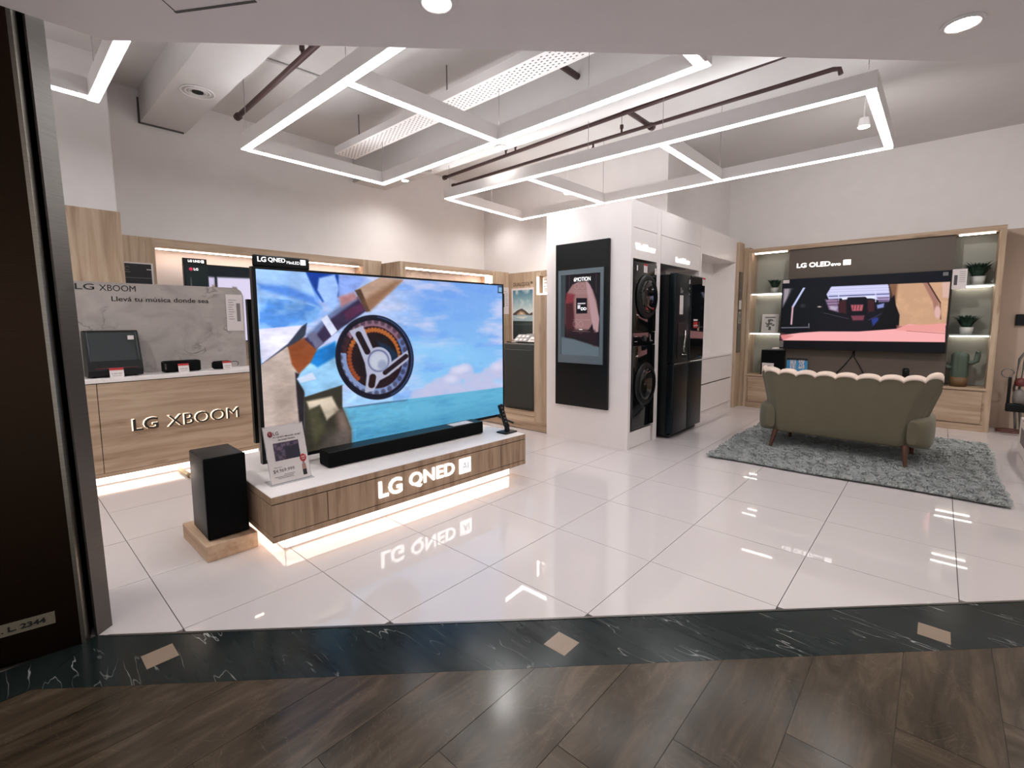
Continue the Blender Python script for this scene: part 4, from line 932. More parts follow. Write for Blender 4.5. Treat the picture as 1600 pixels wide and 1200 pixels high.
for x0, x1 in ((LX0+.04, -1.25), (-1.247, -.03), (-.027, LX1-.05)):
    c = thing('low_cabinet', ((x0+x1)/2, 7.5, 0), ('low oak cabinet at the left end of the lounge unit, carrying the subwoofer', 'low oak cabinet in the middle of the lounge unit, behind the sofa', 'low oak cabinet at the right end of the lounge unit, under the cactus')[0 if x0 < -1.5 else 1 if x0 < -.5 else 2], 'cabinet', 'low cabinets of the lounge unit')
    MB().box(x0, x1, LYF-.01, 7.69, 0, .075).build('plinth', OAKX, c)
    MB().box(x0, x1, LYF-.005, 7.69, .078, .46).build('body', OAKX, c)
    MB().box(x0+.022, x1-.022, LYF-.02, LYF-.006, .09, .45, .002).build('door', OAKX, c)
    MB().box(x0, x1, LYF-.02, 7.69, .463, .488, .002).build('top', OAKX, c)
text('LG', .112, .060, YM(-1.49, 7.4385, 1.965), SIGN, 'lettering', lu, .02, .004)
text('OLED', .236, .062, YM(-1.345, 7.4385, 1.964), SIGN, 'lettering', lu, .018, .004)
text('evo', .105, .030, YM(-1.101, 7.4385, 1.962), SIGN, 'lettering', lu, .01, .004)
MB(YM(-.969, 7.4385, 1.963)).box(0, .078, 0, .064, 0, .004).build('sign_badge', SIGN, lu)
text('AI', .04, .03, YM(-.95, 7.434, 1.980), mat('pale_grey_letters', (150, 146, 146), .5), 'lettering', lu, 0, .001)
ot = thing('television', (-.78, 7.4, 1.35), 'wide wall television in the lounge showing a car grille and pink rock', 'television')
tx0, tx1, tz0, tz1, ty = -1.632, .068, .872, 1.815, 7.33
MB().box(tx0, tx1, ty, 7.40, tz0, tz1, .003).build('frame', BLK, ot)
MB().box(tx0+.4, tx1-.4, 7.40, 7.44, tz0+.2, tz1-.2).build('wall_bracket', BLKM, ot)
Q = Paint(420, 236, ((115, 290), (1440, 205), (1385, 860), (85, 820)), (8, 9, 16))
Q.grad((200, 300), (12, 18, 24), (1000, 600), (20, 20, 36))
Q.poly([(120, 355), (195, 350), (150, 430), (110, 500)], (170, 160, 168), 14); Q.poly([(170, 350), (440, 340), (440, 640), (110, 640)], (16, 26, 32), 20, .7)
Q.line((280, 345), (188, 500), 16, (200, 206, 236), 6); Q.line((188, 500), (176, 632), 14, (216, 178, 190), 6)
Q.line((100, 662), (315, 658), 7, (150, 146, 160), 5); Q.line((312, 630), (312, 662), 8, (150, 146, 160), 5)
Q.ell(265, 490, 22, 16, (60, 62, 66), 0, 14); Q.ell(395, 497, 16, 5, (220, 200, 190), 0, 6)
Q.poly([(430, 560), (600, 570), (780, 600), (780, 690), (300, 690)], (26, 24, 34), 40)
Q.poly([(490, 335), (935, 312), (950, 390), (945, 450), (840, 440), (780, 420), (600, 425), (470, 445), (450, 400)], (206, 206, 238), 6)
for y in (352, 372, 392): Q.line((480, y), (945, y-20), 4, (236, 236, 252), 5, .8)
Q.line((470, 415), (945, 392), 6, (60, 66, 110), 5); Q.line((545, 385), (545, 470), 7, (220, 222, 246), 4); Q.line((836, 370), (836, 455), 7, (220, 222, 246), 4)
Q.poly([(440, 440), (540, 436), (545, 540), (470, 520)], (190, 160, 190), 12, .85); Q.poly([(850, 420), (945, 415), (940, 455), (860, 460)], (170, 150, 186), 10, .85)
for y in (440, 462, 484): Q.line((450, y), (545, y-4), 4, (70, 50, 84), 5)
for y in (425, 447): Q.line((850, y), (940, y-4), 4, (70, 50, 84), 5)
Q.poly([(545, 450), (605, 440), (605, 550), (550, 545)], (80, 40, 46), 10); Q.poly([(770, 440), (825, 440), (825, 530), (775, 540)], (80, 40, 46), 10)
Q.poly([(610, 425), (765, 418), (770, 570), (630, 575)], (16, 14, 30), 8)
Q.poly([(565, 424), (620, 418), (610, 438), (575, 442)], (230, 232, 250), 5); Q.poly([(750, 412), (835, 410), (830, 428), (770, 430)], (230, 232, 250), 5)
Q.poly([(640, 480), (740, 478), (730, 528), (650, 530)], (190, 110, 120), 8)
for x in (665, 688, 712): Q.line((x, 486), (x-6, 520), 4, (60, 20, 34), 4)
Q.poly([(640, 565), (750, 562), (740, 602), (655, 604)], (150, 84, 100), 10, .9)
Q.poly([(845, 480), (905, 465), (900, 500), (850, 510)], (150, 160, 210), 8); Q.poly([(480, 490), (540, 500), (520, 525), (480, 515)], (190, 180, 200), 8)
Q.line((430, 545), (620, 590), 5, (90, 84, 100), 6); Q.line((900, 540), (780, 600), 5, (90, 84, 110), 6)
Q.poly([(800, 590), (850, 575), (890, 650), (880, 690), (820, 680)], (58, 74, 148), 12)
Q.poly([(945, 312), (1432, 285), (1400, 640), (1020, 650), (990, 470)], (206, 170, 142), 8)
rn = Q.noise(12, 31, 4, 1.6, 1); Q.mix(np.clip((rn-.45)*3, 0, 1)*.4*(Q.dist([(945, 312), (1432, 285), (1400, 640), (1020, 650), (990, 470)]) < 0), (236, 196, 160))
Q.poly([(945, 312), (1010, 310), (1000, 420), (985, 500), (950, 400)], (130, 92, 70), 18, .8)
Q.poly([(1210, 300), (1250, 298), (1330, 430), (1350, 520), (1310, 560), (1290, 450)], (176, 134, 120), 10); Q.line((1252, 300), (1350, 460), 10, (70, 40, 40), 8); Q.line((1350, 460), (1355, 590), 7, (110, 70, 60), 8)
Q.ell(1330, 535, 26, 50, (222, 186, 180), 0, 12); Q.poly([(1365, 300), (1432, 290), (1420, 420), (1370, 420)], (220, 190, 182), 10, .8)
Q.poly([(960, 430), (985, 400), (995, 480), (1025, 560), (1020, 640), (990, 690), (780, 690), (860, 600), (900, 520)], (8, 8, 12), 8)
Q.poly([(90, 720), (250, 700), (400, 690), (700, 690), (1000, 668), (1100, 630), (1200, 638), (1395, 625), (1390, 790), (120, 780)], (244, 184, 184), 5)
Q.poly([(1000, 640), (1200, 632), (1395, 622), (1392, 700), (1180, 690), (1000, 680)], (226, 160, 150), 12, .6); Q.line((1080, 685), (1385, 706), 3, (120, 70, 66), 4, .7)
Q.poly([(90, 700), (190, 725), (110, 760), (90, 760)], (200, 120, 120), 12, .6)
Q.poly([(70, 760), (1390, 775), (1390, 880), (70, 880)], (5, 5, 9), 3); Q.poly([(100, 270), (1445, 195), (1440, 292), (115, 356)], (10, 16, 30), 3)
Q.c = 255*(np.clip(Q.c, 0, 255)/255)**1.25
Q.build('screen', [(tx0+.008, ty-.001, tz1-.008), (tx1-.008, ty-.001, tz1-.008), (tx1-.008, ty-.001, tz0+.008), (tx0+.008, ty-.001, tz0+.008)], SCR, ot)
MB(YM(tx0+.01, ty-.0015, tz1-.055)).box(0, .075, 0, .045, 0, .001).build('sticker', PAPER, ot)
MB(YM(tx1-.075, ty-.0015, tz1-.06)).box(0, .045, 0, .04, 0, .001).build('sticker', mat('grey_sticker', (110, 110, 112), .5), ot)
MB(YM(tx0+.0, ty-.0015, tz0+.02)).box(0, .05, 0, .09, 0, .001).build('sticker', GREYINK, ot)
ic = thing('info_card', (.12, 7.38, 1.6), 'white card with a remote print at the top right corner of the lounge television', 'info card')
MB(YM(.072, 7.345, 1.60)).box(0, .122, 0, .222, 0, .002).build('card', PAPER, ic)
MB(YM(.088, 7.343, 1.645)).box(0, .028, 0, .11, 0, .002, .012).build('remote_print', mat('dark_grey_ink', (70, 66, 70), .6), ic)
for k in range(6): MB(YM(.13, 7.343, 1.79-.022*k)).box(0, .05, 0, .004, 0, .001).build('print_line', GREYINK, ic)
cbl = MB().tube([(-.80, 7.435, .87), (-.81, 7.432, .80), (-.90, 7.43, .66), (-1.02, 7.43, .50)], .006, 6).build('power_cable', BLKM); tag(cbl, 'black cable hanging below the lounge television to the left', 'cable')
cbl = MB().tube([(-.79, 7.435, .87), (-.79, 7.432, .79), (-.72, 7.43, .66), (-.64, 7.43, .50)], .006, 6).build('power_cable', BLKM); tag(cbl, 'black cable hanging below the lounge television to the right', 'cable')
# subwoofer etc on cabinet
q = thing('subwoofer', (-1.72, 7.55, .489), 'black subwoofer on the low cabinet left of the lounge television', 'subwoofer')
MB().box(-1.87, -1.57, 7.40, 7.66, .493, .845, .006).build('cabinet', BLK, q)
MB().box(-1.865, -1.575, 7.392, 7.40, .50, .84, .003).build('front_grille', FAB, q)
for x in (-1.84, -1.60): MB().box(x, x+.02, 7.45, 7.47, .489, .494).build('rubber_foot', BLKM, q)
q = MB().box(-1.85, -1.70, 7.383, 7.386, .4895, .66).build('paper_sign', PAPER); tag(q, 'white paper leaning against the lounge subwoofer', 'paper')
for k in range(4): MB().box(-1.83, -1.73, 7.3822, 7.383, .62-.03*k, .625-.03*k).build('print_line', GREYINK, q)
q = MB().box(-1.75, -1.60, 7.45, 7.6, .8455, .875, .012).build('white_router', PAPER); tag(q, 'small white box lying on top of the lounge subwoofer', 'box')
q = thing('blue_card', (-1.4, 7.40, .489), 'blue promotional card leaning behind the sofa, below the lounge television', 'card')
MB(YM(-1.545, 7.405, .4895)).box(0, .25, 0, .255, 0, .004).build('card', mat('sky_blue_print', (60, 140, 190), .4), q)
MB(YM(-1.545, 7.405, .4895)).box(.0, .25, .225, .255, .004, .0045).build('dark_strip', INK, q)
text('BONO', .07, .20, YM(-1.50, 7.400, .52), PAPER, 'lettering', q, .03, .001)
text('25%', .07, .12, YM(-1.40, 7.400, .60), PAPER, 'lettering', q, .03, .001)
q = thing('soundbar_remote', (-.27, 7.40, .489), 'small black bottle shaped speaker standing right behind the sofa back', 'speaker')
MB().lathe((-.27, 7.43, .489), [(.002, 0), (.032, 0), (.033, .16), (.028, .178), (.002, .18)], 18).build('body', BLK, q)
MB().lathe((-.27, 7.43, .6695), [(.002, 0), (.026, 0), (.022, .006), (.002, .007)], 18).build('cap', BLKM, q)
# plants and frame on shelves
LEAF = mat('dark_green_leaf', (36, 62, 48), .6, var=.3, vscale=30); POT = mat('white_pot', (196, 194, 188), .4)
def grass_plant(x, y, z, s, n, label):
    t = thing('potted_grass', (x, y, z), label, 'plant', 'small potted plants on the glass shelves')
    MB().lathe((x, y, z), [(.002, 0), (.045*s, 0), (.056*s, .075*s), (.050*s, .075*s), (.046*s, .06*s), (.002, .06*s)], 20).build('pot', POT, t)
    m = MB()
    for k in range(n):
        a = rng.uniform(0, 2*PI); l = s*rng.uniform(.10, .17); o_ = rng.uniform(.15, 1)*l*.85; w_ = .006*s; b = Vector((x+.03*s*math.cos(a)*rng.random(), y+.03*s*math.sin(a)*rng.random(), z+.06*s))
        d = Vector((math.cos(a), math.sin(a), 0)); e = Vector((-d.y, d.x, 0))*w_
        if y+d.y*o_ > 7.68: d.y *= .3
        p1 = b+d*o_*.45+Vector((0, 0, l*.6)); p2 = b+d*o_+Vector((0, 0, l*.85))
        m._add([tuple(b-e), tuple(b+e), tuple(p1+e), tuple(p1-e), tuple(p2)], [(0, 1, 2, 3), (3, 2, 4)])
    f = m.build('foliage', LEAF, t, fix=False); f['kind'] = 'stuff'
grass_plant(.285, 7.56, 1.6495, 1.25, 420, 'bushy potted grass on the upper right glass shelf')
grass_plant(.23, 7.56, 1.0895, 1.1, 360, 'bushy potted grass on the lower right glass shelf')
grass_plant(-1.775, 7.55, 1.6495, .95, 260, 'small potted grass on the upper left glass shelf')
fr = thing('picture_frame', (-1.80, 7.58, 1.09), 'small white framed picture of a grey tree on the lower left glass shelf', 'picture frame')
FMx = place((-1.93, 7.565, 1.0895), (1, 0, 0), (0, .12, 1))
MB(FMx).box(0, .22, 0, .26, -.012, 0, .003).build('frame', PAPER, fr)
Q = Paint(60, 70, ((0, 0), (60, 0), (60, 70), (0, 70)), (196, 192, 186)); tn = Q.noise(14, 5, 2, 1, 1); e_, _, _ = Q.er(30, 36, 22, 20); Q.mix((tn > .48)*(e_ < 1.0)*.85, (60, 62, 60)); Q.poly([(8, 6), (52, 6), (52, 11), (8, 11)], (90, 88, 84), 1); Q.poly([(26, 50), (34, 50), (36, 66), (24, 66)], (70, 70, 66), 1)
Q.build('picture', [FMx @ Vector(v) for v in ((.02, .24, .0012), (.20, .24, .0012), (.20, .02, .0012), (.02, .02, .0012))], PRINT, fr)
ca = thing('cactus', (.22, 7.5, .489), 'decorative cactus ornament with two arms in a brown pot on the right cabinet', 'ornament')
CG = mat('grey_green_cactus', (72, 84, 72), .7, bump=.3, bscale=60); CP = mat('brown_cactus_base', (104, 76, 46), .6)
MB().lathe((.20, 7.50, .489), [(.002, 0), (.072, 0), (.078, .11), (.002, .112)], 20).build('pot', CP, ca)
def ribbed(c, r, z0, z1, n=24):
    m = MB(); P = []
    for t_ in np.linspace(0, 1, 12):
        z = z0+(z1-z0)*t_; rr = r*(1 if t_ < .8 else math.sqrt(max(0, 1-((t_-.8)/.2)**2))*1.0+.001)
        P.append([(c[0]+rr*(1+.06*math.cos(8*a))*math.cos(a), c[1]+rr*(1+.06*math.cos(8*a))*math.sin(a), z) for a in np.linspace(0, 2*PI, 33)])
    m.grid(P); return m
ribbed((.20, 7.50), .074, .60, .90).build('stem', CG, ca)
for sgn, zz, zz2 in ((-1, .71, .80), (1, .77, .87)):
    pts = [(.20+sgn*.06, 7.50, zz), (.20+sgn*.10, 7.50, zz-.004), (.20+sgn*.135, 7.50, zz+.02), (.20+sgn*.145, 7.50, zz2-.01), (.20+sgn*.145, 7.50, zz2+.015)]
    m = MB().tube(pts, .026, 12); m.lathe((.20+sgn*.145, 7.50, zz2+.012), [(.026, 0), (.018, .018), (.002, .024)], 12); m.build('arm', CG, ca)
# info board on the oak end panel
ib = thing('glass_info_board', (-2.15, 7.3, 1.4), 'tall grey glass board with small pictures on the oak panel end, right of the drawers', 'board')
IM = place((-2.159, 7.215, .80), (0, 1, 0), (0, 0, 1))
MB(IM).box(0, .17, 0, 1.15, 0, .006).build('glass_plate', mat('grey_mirror_glass', (120, 120, 112), .06, metal=.6), ib)
for y, h in ((.86, .012), (.89, .012), (.62, .13), (.42, .16), (.34, .01), (.30, .01)):
    MB(IM).box(.03, .14, y, y+h, .006, .007).build('print_block', GREYINK if h < .05 else PAPER, ib)
Q = Paint(20, 30, ((0, 0), (1, 0), (1, 1), (0, 1)), (90, 92, 88)); Q.mix((Q.noise(6, 3, 2) > .5)*.8, (190, 186, 180))
Q.build('picture', [IM @ Vector(v) for v in ((.04, .57, .0075), (.13, .57, .0075), (.13, .43, .0075), (.04, .43, .0075))], PRINT, ib)

# ================================================================== SOFA AND RUG
SOFA = mat('grey_beige_velvet', (112, 104, 84), .8, spec=.2, bump=.12, bscale=350, var=.07, vscale=9)
SOFA.node_tree.nodes['Principled BSDF'].inputs['Sheen Weight'].default_value = .25
PIPG = mat('lit_velvet_edge', (238, 216, 200), .8, spec=.2, bump=.1, bscale=350)  # velvet coloured paler where light falls on rim and seat
sf = thing('sofa', (-.63, 5.4, .03), 'grey beige velvet sofa seen from behind, with a scalloped back and wooden legs', 'sofa')
cusp = [-1.285, -1.245, -1.112, -.965, -.815, -.66, -.505, -.345, -.19, -.055, .055]
xb0, xb1 = -1.205, -.095
def shell(off, zlo, name, m, zshift=0):
    rows = []; N = 200
    for i in range(N+1):
        f = i/N; xt = cusp[0]+(cusp[-1]-cusp[0])*f
        k = max(j for j in range(len(cusp)-1) if cusp[j] <= xt+1e-9); k = min(k, len(cusp)-2)
        g = (xt-cusp[k])/(cusp[k+1]-cusp[k]); amp = .034 if 0 < k < 9 else .045
        lobe = amp*math.sqrt(max(0, 1-(2*g-1)**2)) if k > 0 else amp*math.sqrt(max(0, 1-(g-1)**2))*.6
        e = abs(2*f-1); wing = max(0, (e-.80)/.20)
        ztop = .752+lobe+.020*e**3+.012*wing
        xbm = xb0+(xb1-xb0)*f; row = []
        yb = 5.10+.10*wing**2; yt = 5.03+.11*wing**1.6-.02*lobe/.034*0
        zr = .026+.014*wing
        for t_ in np.linspace(0, 1, 14):
            z = zlo+(ztop-zr-zlo)*t_
            x = xbm+(xt-xbm)*t_**1.7; y = yb+(yt-yb)*t_**1.3
            if t_ < .05: y += .012
            row.append((x, y, z))
        # rounded rim over the top and down the front
        row += [(xt, yt-.012, ztop-zr+.004), (xt, yt-.016, ztop-zr*.5), (xt, yt-.004, ztop-.002), (xt, yt+.012, ztop+.008), (xt, yt+.04, ztop+.014), (xt, yt+.085, ztop+.012), (xt, yt+.105, ztop-.012), (xt*.99-.005, yt+.125, ztop-.12), (xbm*.98-.01, yb+.17, .42), (xbm, yb+.17, .25), (xbm, yb+.10, .19)]
        rows.append(row)
    return rows
rows = shell(0, .195, '', None)
m = MB(); m.grid([r[:14] for r in rows]); m.build('back', SOFA, sf)
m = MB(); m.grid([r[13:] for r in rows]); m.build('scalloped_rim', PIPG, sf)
for rr_ in (rows[0], rows[-1]): MB()._add(rr_, [tuple(range(len(rr_)))]).build('back_end', SOFA, sf)
def arm(sg):
    x_in, x_out = (-1.16, -1.30) if sg < 0 else (-.13, .01)
    P = []
    for y, gx in ((5.085, .20), (5.10, .45), (5.14, .72), (5.22, .92), (5.38, 1.0), (5.62, 1.0), (5.78, .9), (5.86, .6), (5.88, .2)):
        ring = []; zt_ = .46-.03*(y-5.1); zl = .165+.02*(1-gx)
        for a in np.linspace(0, 2*PI, 25):
            c_, s_ = math.cos(a), math.sin(a); c_ = math.copysign(abs(c_)**.55, c_); s_ = math.copysign(abs(s_)**.55, s_)
            xm = x_in+(x_out-x_in)*gx*.5; xr = abs(x_out-x_in)*gx*.5+.02
            ring.append((xm+xr*c_, y, (zt_+zl)/2+(zt_-zl)/2*s_*(.6+.4*gx)))
        P.append(ring)
    mm = MB(); mm.grid(P); mm._add(P[0][:-1], [tuple(range(24))]); mm._add(P[-1][:-1], [tuple(range(24))]); mm.build('arm', SOFA, sf)
arm(-1); arm(1)
MB().box(-1.17, -.12, 5.13, 5.82, .175, .30, .03).build('seat_base', SOFA, sf)
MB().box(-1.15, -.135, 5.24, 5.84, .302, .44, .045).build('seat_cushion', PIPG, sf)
LEG = mat('walnut_leg', (92, 54, 36), .45)
for (x, y, dx, dy) in ((-1.135, 5.13, -.035, -.04), (-.155, 5.13, .012, -.05), (-1.09, 5.60, -.02, .03), (-.13, 5.58, .01, .03)):
    MB().cyl((x, y, .20), (x+dx, y+dy, .031), .024, .014, 14).build('leg', LEG, sf)
rg = MB(); RX0, RX1, RY0, RY1 = -1.55, .42, 4.44, 6.62
def rugc(u, v):  # slightly wavy rectangle
    x = RX0+(RX1-RX0)*u; y = RY0+(RY1-RY0)*v+.10*(u-.5)*(1-v)
    return x+.012*math.sin(v*9+1), y+.012*math.sin(u*11)
rg.grid([[(*rugc(u, v), .012) for v in np.linspace(0, 1, 24)] for u in np.linspace(0, 1, 24)], False)
rug = rg.build('rug_base', mat('rug_backing', (150, 154, 152), .95, spec=.05))
rug.name = 'shaggy_rug'; tag(rug, 'grey green shaggy rug under the sofa', 'rug')
WM['shaggy_rug'] = Matrix()
NB = 90000
u = rng.random(NB); v = rng.random(NB)
bx = RX0+(RX1-RX0)*u+.012*np.sin(v*9+1); by = RY0+(RY1-RY0)*v+.10*(u-.5)*(1-v)+.012*np.sin(u*11)
cl_ = np.sin(bx*41+3*np.sin(by*31))+np.sin(by*53+2*np.sin(bx*27))+.8*np.sin(bx*97+by*71); an = cl_*1.5+rng.normal(0, .8, NB)
ln = rng.uniform(.010, .026, NB); hh = rng.uniform(.008, .018, NB)*(1+.35*cl_/2)+.006; wd = .0032
dx, dy = np.cos(an)*ln, np.sin(an)*ln; ex, ey = -np.sin(an)*wd, np.cos(an)*wd
V = np.stack([np.stack([bx-ex, by-ey, np.full(NB, .012)], -1), np.stack([bx+ex, by+ey, np.full(NB, .012)], -1), np.stack([bx+dx*.5+ex, by+dy*.5+ey, .012+hh], -1), np.stack([bx+dx, by+dy, .012+hh*.75], -1)], 1).reshape(-1, 3)
me = bpy.data.meshes.new('pile'); me.vertices.add(len(V)); me.vertices.foreach_set('co', V.ravel())
F = (np.arange(NB)[:, None]*4+np.array([0, 1, 2, 3])).ravel().astype(np.int32)
me.loops.add(len(F)); me.loops.foreach_set('vertex_index', F); me.polygons.add(NB); me.polygons.foreach_set('loop_start', np.arange(0, len(F), 4, dtype=np.int32)); me.update(calc_edges=True)
me.materials.append(mat('grey_green_pile', (182, 184, 181), .9, spec=.1, var=.34, vscale=11))
po = bpy.data.objects.new('pile', me); COL.objects.link(po); po.parent = rug; po['kind'] = 'stuff'

# ================================================================== RIGHT EDGE
q = thing('wall_socket_box', (.72, 7.78, 1.26), 'black electrical box on the taupe wall at the right edge', 'electrical box')
MB().box(.632, .83, 7.77, 7.798, 1.19, 1.315, .004).build('box', BLK, q)
for x in (.67, .73, .79): MB().box(x-.015, x+.015, 7.766, 7.77, 1.225, 1.28).build('socket', BLKM, q)
GT = mat('grey_tube', (126, 128, 126), .4, metal=.3)
q = thing('extinguisher_stand', (.72, 7.6, 0), 'grey tubular stand with hoses and a black holder by the taupe wall', 'stand')
MB().tube([(.70, 7.62, .02), (.66, 7.62, .5), (.68, 7.62, .82), (.74, 7.62, .95), (.85, 7.62, 1.0)], .012, 8).build('tube', GT, q)
MB().tube([(.74, 7.62, .02), (.70, 7.62, .5), (.72, 7.62, .80), (.78, 7.62, .90), (.85, 7.62, .93)], .012, 8).build('tube', GT, q)
MB().tube([(.60+.05*math.cos(a), 7.62, .66+.05*math.sin(a)) for a in np.linspace(0, 5.6, 16)], .006, 6).build('wire_loop', GT, q)
MB().box(.60, .76, 7.52, 7.6, .24, .33, .01).build('holder', BLK, q)
MB().box(.605, .63, 7.53, 7.6, .33, .62, .008).build('upright', BLK, q)
MB().lathe((.70, 7.56, .34), [(.002, 0), (.05, 0), (.055, .05), (.05, .12), (.02, .15), (.002, .15)], 18).build('canister', mat('grey_plastic_bag', (120, 112, 108), .5), q)
MB().lathe((.70, 7.56, .52), [(.002, 0), (.045, .01), (.05, .05), (.03, .09), (.002, .1)], 18).build('red_canister', mat('dull_dark_red', (96, 40, 38), .5), q)
q = MB().tube([(.66+.12*math.cos(a), 7.50+.10*math.sin(a), .012+.003*a) for a in np.linspace(0, 11, 44)], .009, 6).build('coiled_hose', mat('brown_rubber', (92, 54, 48), .6)); tag(q, 'brown hose coiled on the floor by the taupe wall', 'hose')
q = thing('display_case', (.80, 5.9, 0), 'white display base with a dark rounded glass top at the right edge', 'display stand')
DM_ = place((.60, 6.42, .0), (0, -1, 0), (0, 0, 1))
MB().box(.625, 1.15, 5.30, 6.50, .006, .34, .01).build('base', LAQ, q)
MB().box(.621, .625, 5.45, 6.35, .12, .26).build('grey_print', GREYINK, q)
P = []
for t_ in np.linspace(0, PI/2, 8): P.append([(.90+(.29*math.cos(t_)+.001)*math.copysign(abs(math.cos(a))**.6, math.cos(a)), 5.9+(.62*math.cos(t_)**.5+.001)*math.copysign(abs(math.sin(a))**.5, math.sin(a)), .345+.22*math.sin(t_)) for a in np.linspace(0, 2*PI, 33)])
MB().grid(P).build('glass_top', mat('dark_grey_glass', (40, 46, 48), .12, spec=.7), q)
MB().box(.88, .93, 6.3, 6.35, .40, 1.05, .01).build('post', ALU, q)

# ================================================================== CEILING: LIGHT FRAMES
ZF = 2.65
def light_frame(label, segs, wires):
    t = thing('light_frame', (segs[0][0][0], segs[0][0][1], ZF), label, 'ceiling light', 'suspended linear light frames')
    for (a, b) in segs:
        d = (Vector(b)-Vector(a)).normalized(); e = Vector((d.x, d.y, 0))*.030
        A = Vector((*a, ZF+.004))-e; B = Vector((*b, ZF+.004))+e
        MB().bar(A, B, .062, .105).build('profile', ALU, t)
        A2 = Vector((*a, ZF))-e*.9; B2 = Vector((*b, ZF))+e*.9
        MB().bar(A2, B2, .052, .0038).build('diffuser', LEDM, t)
        nv = Vector((-d.y, d.x, 0))*.023; uz = Vector((0, 0, .1105)); MB()._add([tuple(A2+nv+uz), tuple(A2-nv+uz), tuple(B2-nv+uz), tuple(B2+nv+uz)], [(0, 1, 2, 3)]).build('added_up_face', LEDU, t, fix=False)  # upward glowing face added to light the ceiling
    for (x, y) in wires: MB().cyl((x, y, ZF+.109), (x, y, 3.009 if 3.2 < y < 3.72 else 3.05 if 2.62 < y < 2.88 and x > -4.9 else ZC), .0022, n=6).build('hanging_wire', GREYINK, t)
    return t
light_frame('two field light frame on the left, running above the large television', [((-4.225, 1.51), (-1.30, 1.51)), ((-4.235, 1.56), (-4.26, 2.75)), ((-4.26, 2.80), (-1.045, 2.74)), ((-2.65, 1.56), (-2.64, 2.73)), ((-1.06, 2.68), (-1.06, 1.75))],
            [(-4.2, 1.51), (-4.24, 2.79), (-2.64, 1.51), (-2.63, 2.78), (-1.9, 1.51), (-1.8, 2.76)])
light_frame('long three field light frame on the right, above the white block and the lounge', [((-4.23, 3.62), (-.40, 3.73)), ((-4.25, 3.68), (-4.34, 4.98)), ((-4.35, 5.03), (-.40, 5.03)), ((-3.08, 3.71), (-3.06, 4.98)), ((-1.725, 3.75), (-1.725, 4.98)), ((-.40, 3.79), (-.395, 4.98))],
            [(-4.2, 3.62), (-3.06, 5.02), (-1.725, 5.02), (-2.4, 3.68), (-1.72, 3.70), (-.42, 3.74)])
light_frame('short light frame corner at the far left beside the metal column, with added hidden rails', [((-4.0, .56), (-2.55, .56)), ((-3.985, .51), (-3.90, -.85)), ((-3.95, -.88), (-2.80, -.88)), ((-3.9, -.2), (-2.80, -.2))], [(-3.9, .56)])  # closing rail and crossbar are unseen, added to brighten the left side
# ducts
q = thing('boxed_duct', (-4, 1.3, 3.1), 'white boxed duct with a round diffuser near the left pier', 'duct')
MB().box(XB+.002, -3.985, 1.10, 1.46, 3.115, ZC-.001).build('duct_section', CEIL, q)
MB().box(-3.975, -2.0, 1.095, 1.465, 3.110, ZC-.001).build('duct_section', CEIL, q)
def diffuser(x, y, z, par):
    m = MB()
    for r_ in (.115, .085, .06): m.tube([(x+r_*math.cos(a), y+r_*math.sin(a), z-.006) for a in np.linspace(0, 2*PI, 33)[:-1]], .006, 6, True)
    d = m.build('round_diffuser', ALU, par); MB().cyl((x, y, z-.001), (x, y, z-.008), .04, n=20).build('dark_core', BLKM, d)
diffuser(-4.54, 1.285, 3.114, q)
MB().box(XB+.002, XB+.012, 1.085, 1.10, 3.10, 3.33).box(XB+.002, XB+.012, 1.085, 1.44, 3.10, 3.114).build('joint_shadow', LAQD, q)
q = thing('boxed_duct', (-3, 3.5, 3.0), 'long white boxed duct with a round diffuser between the two light frames', 'duct')
MB().box(XB+.002, -.75, 3.24, 3.70, 3.01, ZC-.001).build('duct_section', CEIL, q)
diffuser(-4.53, 3.50, 3.009, q)
q = thing('cable_tray', (-3.4, 2.75, 3.05), 'white perforated cable tray along the ceiling', 'cable tray')
MB().box(-4.9, -1.45, 2.63, 2.64, 3.05, 3.12).build('side_flange', ALU, q); MB().box(-4.9, -1.45, 2.86, 2.87, 3.05, 3.12).build('side_flange', ALU, q)
m = MB(); m.box(-4.9, -1.45, 2.64, 2.86, 3.052, 3.056); m.build('tray_floor', ALU, q)
m = MB()
for i in range(92):
    for j in range(6):
        x = -4.86+i*.037; y = 2.665+j*.034+(.017 if i % 2 else 0)
        if y < 2.85: m._add([(x-.009, y-.005, 3.0515), (x+.009, y-.005, 3.0515), (x+.009, y+.005, 3.0515), (x-.009, y+.005, 3.0515)], [(3, 2, 1, 0)])
h_ = m.build('perforations', LAQD, q, fix=False); h_['kind'] = 'stuff'
for x in (-4.6, -3.2, -1.9): MB().cyl((x, 2.75, 3.05), (x, 2.75, ZC), .006, n=8).build('hanger_rod', GREYINK, q)
q = MB().tube([(-4.2, 1.30+.17, 3.385), (-4.15, 2.0, 3.385), (-4.1, 2.65, 3.385)], .012, 8).build('conduit', CEIL); tag(q, 'thin white conduit across the ceiling above the left light frame', 'pipe')
